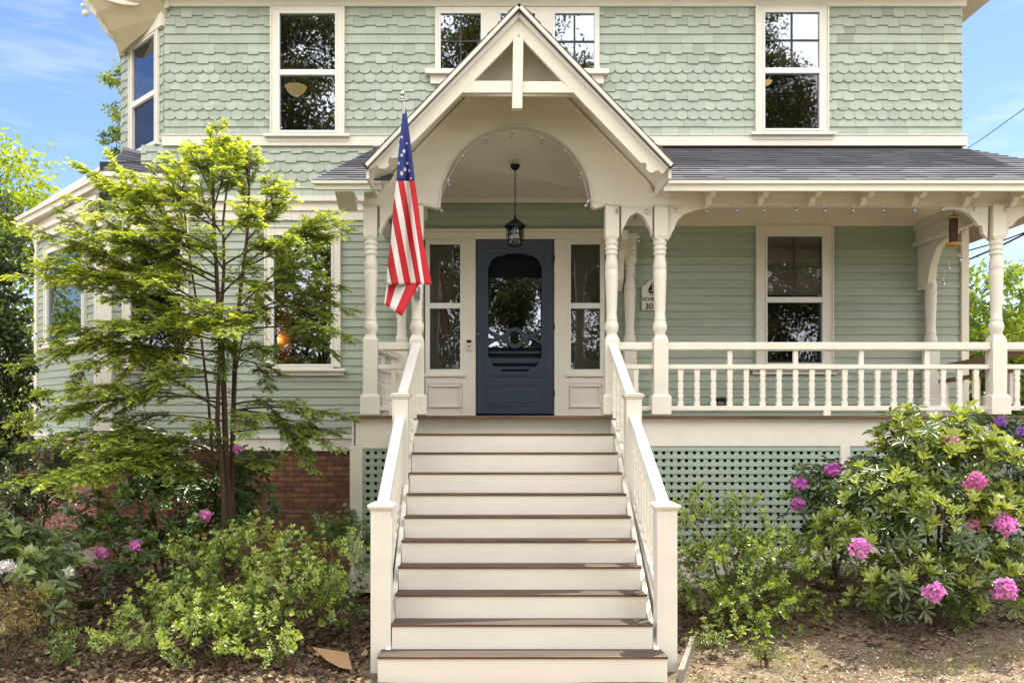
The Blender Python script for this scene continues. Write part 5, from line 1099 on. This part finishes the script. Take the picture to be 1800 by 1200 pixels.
# tall pale shoots standing above the big rhododendron
# ------------------------------------------------------------------ small leaved shrubs
shrub('azalea_shrub', 'loose small-leaved shrub in front of the lattice right of the steps', 'shrub', gb(1290, 8.3),
 [BL(1230, 930, 8.3, 42, 55), BL(1310, 920, 8.35, 28, 45), BL(1270, 990, 8.2, 62, 50), BL(1350, 985, 8.2, 65, 42), BL(1400, 1010, 8.1, 45, 35), BL(1225, 1010, 8.1, 35, 50), BL(1330, 1060, 8.0, 75, 48), BL(1380, 1090, 8.0, 60, 30), BL(1240, 1050, 8.0, 30, 40), BL(1430, 990, 8.1, 40, 30), BL(1300, 1110, 7.8, 50, 25)],
 380, kind='small', ll=.050, lw=.027, tip=(.30, .40, .07), dark=(.08, .15, .035), tipfrac=.7, elev=.5)
shrub('azalea_shrub', 'broad bright green small-leaved shrub spreading left of the steps', 'shrub', gb(450, 7.9),
 [BL(450, 965, 8.2, 62, 34), BL(560, 985, 8.1, 42, 32), BL(390, 1010, 8.1, 66, 40), BL(510, 1035, 7.8, 86, 42), BL(320, 1060, 7.7, 62, 40), BL(420, 1090, 7.5, 84, 42), BL(560, 1075, 7.6, 48, 38), BL(260, 1100, 7.4, 50, 40), BL(350, 1130, 7.2, 75, 40), BL(220, 1145, 7.1, 55, 28), BL(610, 1000, 8.0, 30, 55), BL(330, 990, 8.2, 45, 30), BL(470, 1140, 7.1, 60, 25)],
 540, kind='small', ll=.050, lw=.027, tip=(.40, .50, .11), dark=(.10, .18, .045), tipfrac=.75, elev=.45)
shrub('azalea_shrub', 'low small-leaved shrub hugging the left newel post', 'shrub', gb(625, 7.9),
 [BL(610, 1070, 7.9, 28, 40), BL(620, 960, 8.6, 32, 45), BL(575, 940, 8.7, 40, 25)], 70, kind='small', ll=.05, lw=.026, tip=(.12, .22, .05), dark=(.05, .11, .03), tipfrac=.4)
shrub('rhododendron', 'rhododendron with a few pink flowers in the shade under the young hemlock', 'shrub', gb(300, 8.95),
 [BL(230, 830, 9.0, 75, 55), BL(300, 880, 8.9, 85, 65), BL(200, 950, 8.8, 60, 55), BL(290, 970, 8.7, 75, 50), BL(400, 860, 9.0, 60, 50), BL(440, 820, 9.1, 55, 40), BL(240, 770, 9.1, 55, 25), BL(330, 800, 9.1, 70, 40), BL(210, 1010, 8.5, 40, 35), BL(150, 900, 8.9, 45, 50), BL(380, 920, 8.8, 60, 45), BL(450, 880, 9.0, 40, 40)],
 520, tip=(.22, .33, .08), dark=(.05, .10, .03), flowers=[(175, 824, 8.5, .085), (238, 959, 8.2, .07), (180, 972, 8.2, .07), (192, 776, 8.5, .07), (218, 781, 8.5, .06, (.5, .25, .7)), (362, 905, 8.4, .07), (418, 789, 8.6, .06)], ll=.125, lw=.04, tipfrac=.3, droop=.3)
shrub('rhododendron', 'rhododendron with a white flower ball at the left edge of the bed', 'shrub', gb(60, 7.9),
 [BL(30, 960, 8.0, 60, 42), BL(80, 1000, 7.9, 60, 42), BL(20, 1000, 7.6, 55, 40), BL(110, 960, 8.3, 45, 35), BL(70, 1050, 7.7, 45, 40), BL(-20, 960, 7.9, 60, 60)], 170, tip=(.34, .42, .14), dark=(.10, .16, .06), flowers=[(14, 995, 7.3, .075, (.8, .78, .72)), (122, 1004, 7.4, .055, (.7, .72, .6))], ll=.15, lw=.048, tipfrac=.4)
shrub('azalea_shrub', 'small azalea tinged orange at the lower left corner', 'shrub', gb(15, 7.2), [BL(20, 1070, 7.3, 50, 35), BL(0, 1110, 7.1, 55, 35), BL(50, 1110, 7.2, 35, 25)], 120, kind='small', ll=.032, lw=.012, tip=(.40, .30, .08), dark=(.14, .16, .05), tipfrac=.6)
shrub('dark_shrub', 'dense dark shrub beside the cellar window at the left', 'shrub', gb(70, 9.0), [BL(60, 860, 9.1, 70, 55), BL(30, 900, 8.9, 60, 55), BL(90, 820, 9.2, 50, 45)], 260, kind='small', ll=.05, lw=.02, tip=(.11, .17, .05), dark=(.04, .07, .025), tipfrac=.4)
for i, (px, py, D, r, lab) in enumerate([(120, 1165, 6.95, 22, 'leafy seedling low in the mulch near the bottom left corner'), (115, 1135, 7.2, 28, 'flat green sprout in the leaf litter left of the broad shrub'), (480, 1165, 6.95, 36, 'thin scraggly plant with tiny pale flowers left of the cardboard'), (1215, 1070, 7.5, 26, 'low leafy sprig beside the right newel post'), (1255, 1145, 7.1, 26, 'small sprout on the bare soil right of the steps'), (1340, 1160, 7.0, 16, 'tiny green weed on the sunlit soil'), (1700, 1090, 7.4, 22, 'sprout at the foot of the large rhododendron')]):
    D = ground_at(px, py+12); shrub('seedling', lab, 'plant', gb(px, D), [BL(px, py-4, D, r, r*.55)], 16, kind='small', ll=.04, lw=.018, tip=(.28, .38, .08), dark=(.10, .18, .04), tipfrac=.7, group='small plants in the bed')
# fern
f_ = empty('fern', gb(150, 8.4), None, 'small fern beside the stone footing at the left', 'fern'); L = Leaves()
for i in range(9):
    a = RNG.uniform(-2.6, -.3); d = np.array((math.cos(a), math.sin(a)*.6, .8)); q = np.array(gb(150, 8.4))+np.array((0, 0, .12)); ln = RNG.uniform(.28, .4)
    for k in range(22):
        t = k/22; p = q+d*ln*t+np.array((0, 0, -.35*ln*t*t*1.3)); sdv = np.array((-d[1], d[0], 0)); sdv /= np.linalg.norm(sdv)
        for s in (-1, 1): L.add(p, sdv*s+d*.3, (0, 0, 1), .075*(1-t)+.01, .018, vcol((.16, .26, .06)))
put('frond', L.build('fern_frond', 'small', M_leaf), None, f_)

# ------------------------------------------------------------------ trees behind and beside the house
GA_ = [(.16, .24, .045), (.22, .30, .05), (.11, .18, .035)]
crown_tree('maple_tree', 'sunlit yellow-green maple rising behind the dark evergreen at the left edge', 'tree', (-9.5, 16, -2.1), (-9.0, 16, 4.2), [(-9.3, 16, 4.1, 1.3, 1.4, 1.2), (-8.3, 15.8, 3.4, 1.0, 1.2, .8), (-10.2, 16, 2.8, 1.4, 1.4, 1.5), (-8.8, 16, 2.2, 1.1, 1.2, 1.3), (-9.8, 15.5, 4.9, .8, 1, .8), (-8.6, 16, .5, 1.3, 1.5, 1.6), (-7.9, 16.5, 2.9, .7, .9, .7)], 26000, .10, [(.30, .40, .05), (.22, .32, .045), (.36, .44, .07)], .16)
crown_tree('evergreen_tree', 'dark evergreen with dense drooping foliage at the left edge beside the bay', 'tree', (-5.75, 9.6, -2.0), (-5.7, 9.6, 2.6), [(-5.75, 9.6, z, .75-.10*abs(z-.2), .75, .55) for z in (-.9, -.3, .3, .9, 1.5, 2.0)]+[(-5.3, 9.4, -.6, .4, .5, .6), (-5.35, 9.4, .5, .35, .5, .6)], 26000, .055, [(.03, .055, .02), (.045, .075, .025), (.07, .12, .03)], .12, mat=M_gloss, spread=.7)
crown_tree('maple_tree', 'leafy tree standing left of the frame and mirrored in the lower bay window', 'tree', (-14, 16.5, -2.1), (-14, 16.5, 4), [(-14, 16.5, 3.2, 1.8, 1.8, 1.5), (-12.8, 16, 1.5, 1.6, 1.5, 1.4), (-15.2, 17, 1.5, 1.8, 1.6, 1.6), (-13.6, 16, -.4, 1.8, 1.5, 1.3), (-14.8, 18.5, 2.5, 1.8, 1.8, 1.8), (-14, 19, 0, 2, 2, 1.6)], 12000, .13, GA_, .2)
crown_tree('slender_tree', 'tall slender tree peeking out past the left edge of the bay against the sky', 'tree', (-8.4, 20, -2.1), (-8.0, 20, 8), [(-8.15, 20, z, .55, .55, .45) for z in (5.2, 6.1, 6.9, 7.7)]+[(-8.5, 20, 6.4, .35, .4, .3)], 5200, .08, [(.20, .28, .06), (.13, .20, .05)], .12)
for i, (x, y, r, h, lab) in enumerate([(13.6, 25, 2.8, 4.1, 'rounded sunlit tree seen between the corner board and the end porch post'), (17.0, 24, 2.8, 4.0, 'rounded sunlit tree at the right frame edge beyond the end porch post'), (21, 30, 4, 5, 'tree beyond the right end of the porch, farthest to the right'), (15.5, 33, 3.8, 5.2, 'taller tree standing behind the two rounded trees on the right')]):
    crown_tree('maple_tree', lab, 'tree', (x, y, -2.2), (x, y, h), [(x+dx*r, y+dy*r, h*.9-r*.55+dz_*r, r*.5, r*.5, r*.42) for dx, dy, dz_ in ((-.5, 0, 0), (.5, 0, .05), (0, -.3, .45), (0, .3, -.3), (-.55, -.3, -.7), (.5, -.3, -.7), (0, -.5, -.2), (0, -.4, -1.1), (-.5, -.4, -1.3), (.5, -.4, -1.3))], 20000, .17, GA_+[(.30, .38, .06)], .25, group='trees beyond the porch on the right')
# trees across the street, behind the camera: they are what the window panes reflect
def dup(root, loc, rz, label, sc=1):
    r = root.copy(); COL.objects.link(r); r.location = loc; r.rotation_euler = (0, 0, rz); r.scale = (sc, sc, sc); r['label'] = label
    for ch in list(root.children):
        c = ch.copy(); COL.objects.link(c); c.parent = r; c.matrix_parent_inverse = ch.matrix_parent_inverse.copy()
    return r
SG = [(.055, .075, .03), (.08, .10, .035), (.10, .08, .04)]
x, y, h, r = 1, -19, 19, 6.8
bl = [(x+dx*r, y+dy*r, h*.62+dz_*r, r*.36, r*.36, r*.30) for dx, dy, dz_ in ((-.7, 0, 0), (.7, 0, .1), (0, .5, .1), (0, -.5, 0), (-.35, .2, .6), (.4, -.2, .6), (0, .1, 1.0), (-.6, .3, -.7), (.6, .2, -.75), (0, .5, -.8))]
st0_ = crown_tree('street_tree', 'tall street tree reflected in the door and the triple window', 'tree', (x, y, -2.1), (x, y, h), bl, 75000, .17, SG, .35, group='street trees facing the house')
dup(st0_, (-9.5, -15, -2.1), 1.3, 'broad street tree reflected in the windows left of the gable', .95); dup(st0_, (10.5, -15, -2.1), 2.9, 'broad street tree reflected in the windows right of the gable', .92)
bt0 = crown_tree('added_bushy_tree', 'unseen bushy tree added to darken the panes, facing the steps, middle of five', 'tree', (0, -12.5, -2.2), (0, -12.5, 4), [(dx, -12.5+dy, z, 2.1, 1.5, 1.5) for dx, dy, z in ((-2.4, 0, -.9), (0, .3, -.8), (2.4, 0, -.9), (-1.4, -.4, 1.6), (1.4, -.4, 1.4), (-2.8, -.6, 2.9), (2.8, -.6, 2.6), (0, -.8, 3.7), (0, 0, 5.4))], 30000, .15, SG+[(.12, .16, .04)], .16, group='unseen bushy trees added to darken reflections')  # unseen low foliage added to darken the pane reflections below the tall crowns
for x, rz, lab in ((-13.5, 3.0, 'unseen bushy tree added to darken the panes, leftmost of five'), (-6.5, .2, 'unseen bushy tree added to darken the panes, left of the middle one'), (6.5, 3.2, 'unseen bushy tree added to darken the panes, right of the middle one'), (13.5, -.2, 'unseen bushy tree added to darken the panes, rightmost of five')): dup(bt0, (x, -12.5, -2.2), rz, lab)
# ------------------------------------------------------------------ leaf litter and grass
L = Leaves()
for i in range(26000):
    y = RNG.uniform(6.3, 10.8)
    x = RNG.uniform(-5.6, -.98) if i % 5 < 3 else RNG.uniform(1.62, 6.6)
    if y < 5.8: continue
    if x > 1.6 and y < 7.75+.25*math.sin(x*3) and RNG.random() < .92: continue
    z = gz(x, y); a = RNG.uniform(0, 6.28); tilt = RNG.uniform(-.5, .5); c = [(.17, .105, .055), (.10, .062, .034), (.25, .165, .095), (.075, .048, .028), (.32, .23, .14)][int(RNG.integers(5))]; l = RNG.uniform(.03, .075)
    L.add((x, y, z+RNG.uniform(.004, .03)), (math.cos(a), math.sin(a), tilt), (RNG.uniform(-.5, .5), RNG.uniform(-.5, .5), 1), l, l*.7, vcol(c, .25))
put('leaf_litter', L.build('leaf_litter', 'litter', M_litter), None, None, kind='stuff', label='brown dead leaves and mulch covering the beds', cat='leaf litter')
L = Leaves()
for i in range(900):
    x = RNG.uniform(1.6, 7.0); y = RNG.uniform(6.2, 7.7); k = noise.noise(Vector((x*1.7, y*1.7, 9)))
    if k < -.02 or RNG.random() > .3+k*1.6: continue
    for j in range(12):
        a = RNG.uniform(0, 6.28); px_ = x+RNG.normal()*.035; py_ = y+RNG.normal()*.035
        dry = RNG.random() < .45; L.add((px_, py_, gz(px_, py_)), (math.cos(a)*.6, math.sin(a)*.6, RNG.uniform(.3, 1)), (math.cos(a), math.sin(a), .3), RNG.uniform(.03, .075), .004, vcol((.34, .28, .14) if dry else (.17, .26, .06)))
put('grass', L.build('grass', 'card', M_leaf), None, None, kind='stuff', label='sparse half dry grass tufts on the bare soil at the right', cat='grass')
L = Leaves()
for i in range(9000):
    x = RNG.uniform(1.6, 7.0) if i % 3 else RNG.uniform(-4.5, -.98); y = RNG.uniform(6.2, 8.2); l = RNG.uniform(.008, .03); a = RNG.uniform(0, 6.28)
    L.add((x, y, gz(x, y)+.006), (math.cos(a), math.sin(a), RNG.uniform(-.2, .3)), (RNG.uniform(-.4, .4), RNG.uniform(-.4, .4), 1), l*1.6, l*.6, vcol([(.40, .31, .21), (.22, .14, .09), (.52, .43, .32)][i % 3], .2))
put('wood_chips', L.build('wood_chips', 'litter', M_litter), None, None, kind='stuff', label='pale wood chips and leaf crumbs scattered over the bare soil', cat='wood chips')
for k in range(26):
    x = RNG.uniform(-5, -1.1) if k % 2 else RNG.uniform(1.8, 5); y = RNG.uniform(6.5, 8.4); z = gz(x, y)+.012; d = rv()*.16; d[2] = .01; b = MB(); b.tube([(x, y, z), (x+d[0], y+d[1], z+.015), (x+d[0]*2+.02, y+d[1]*2, z+.006)], [.005, .004, .002], 5)
    put('twig', b, M_stem, None, label='thin dry twig lying on the mulch', cat='twig', group='dry twigs on the ground')
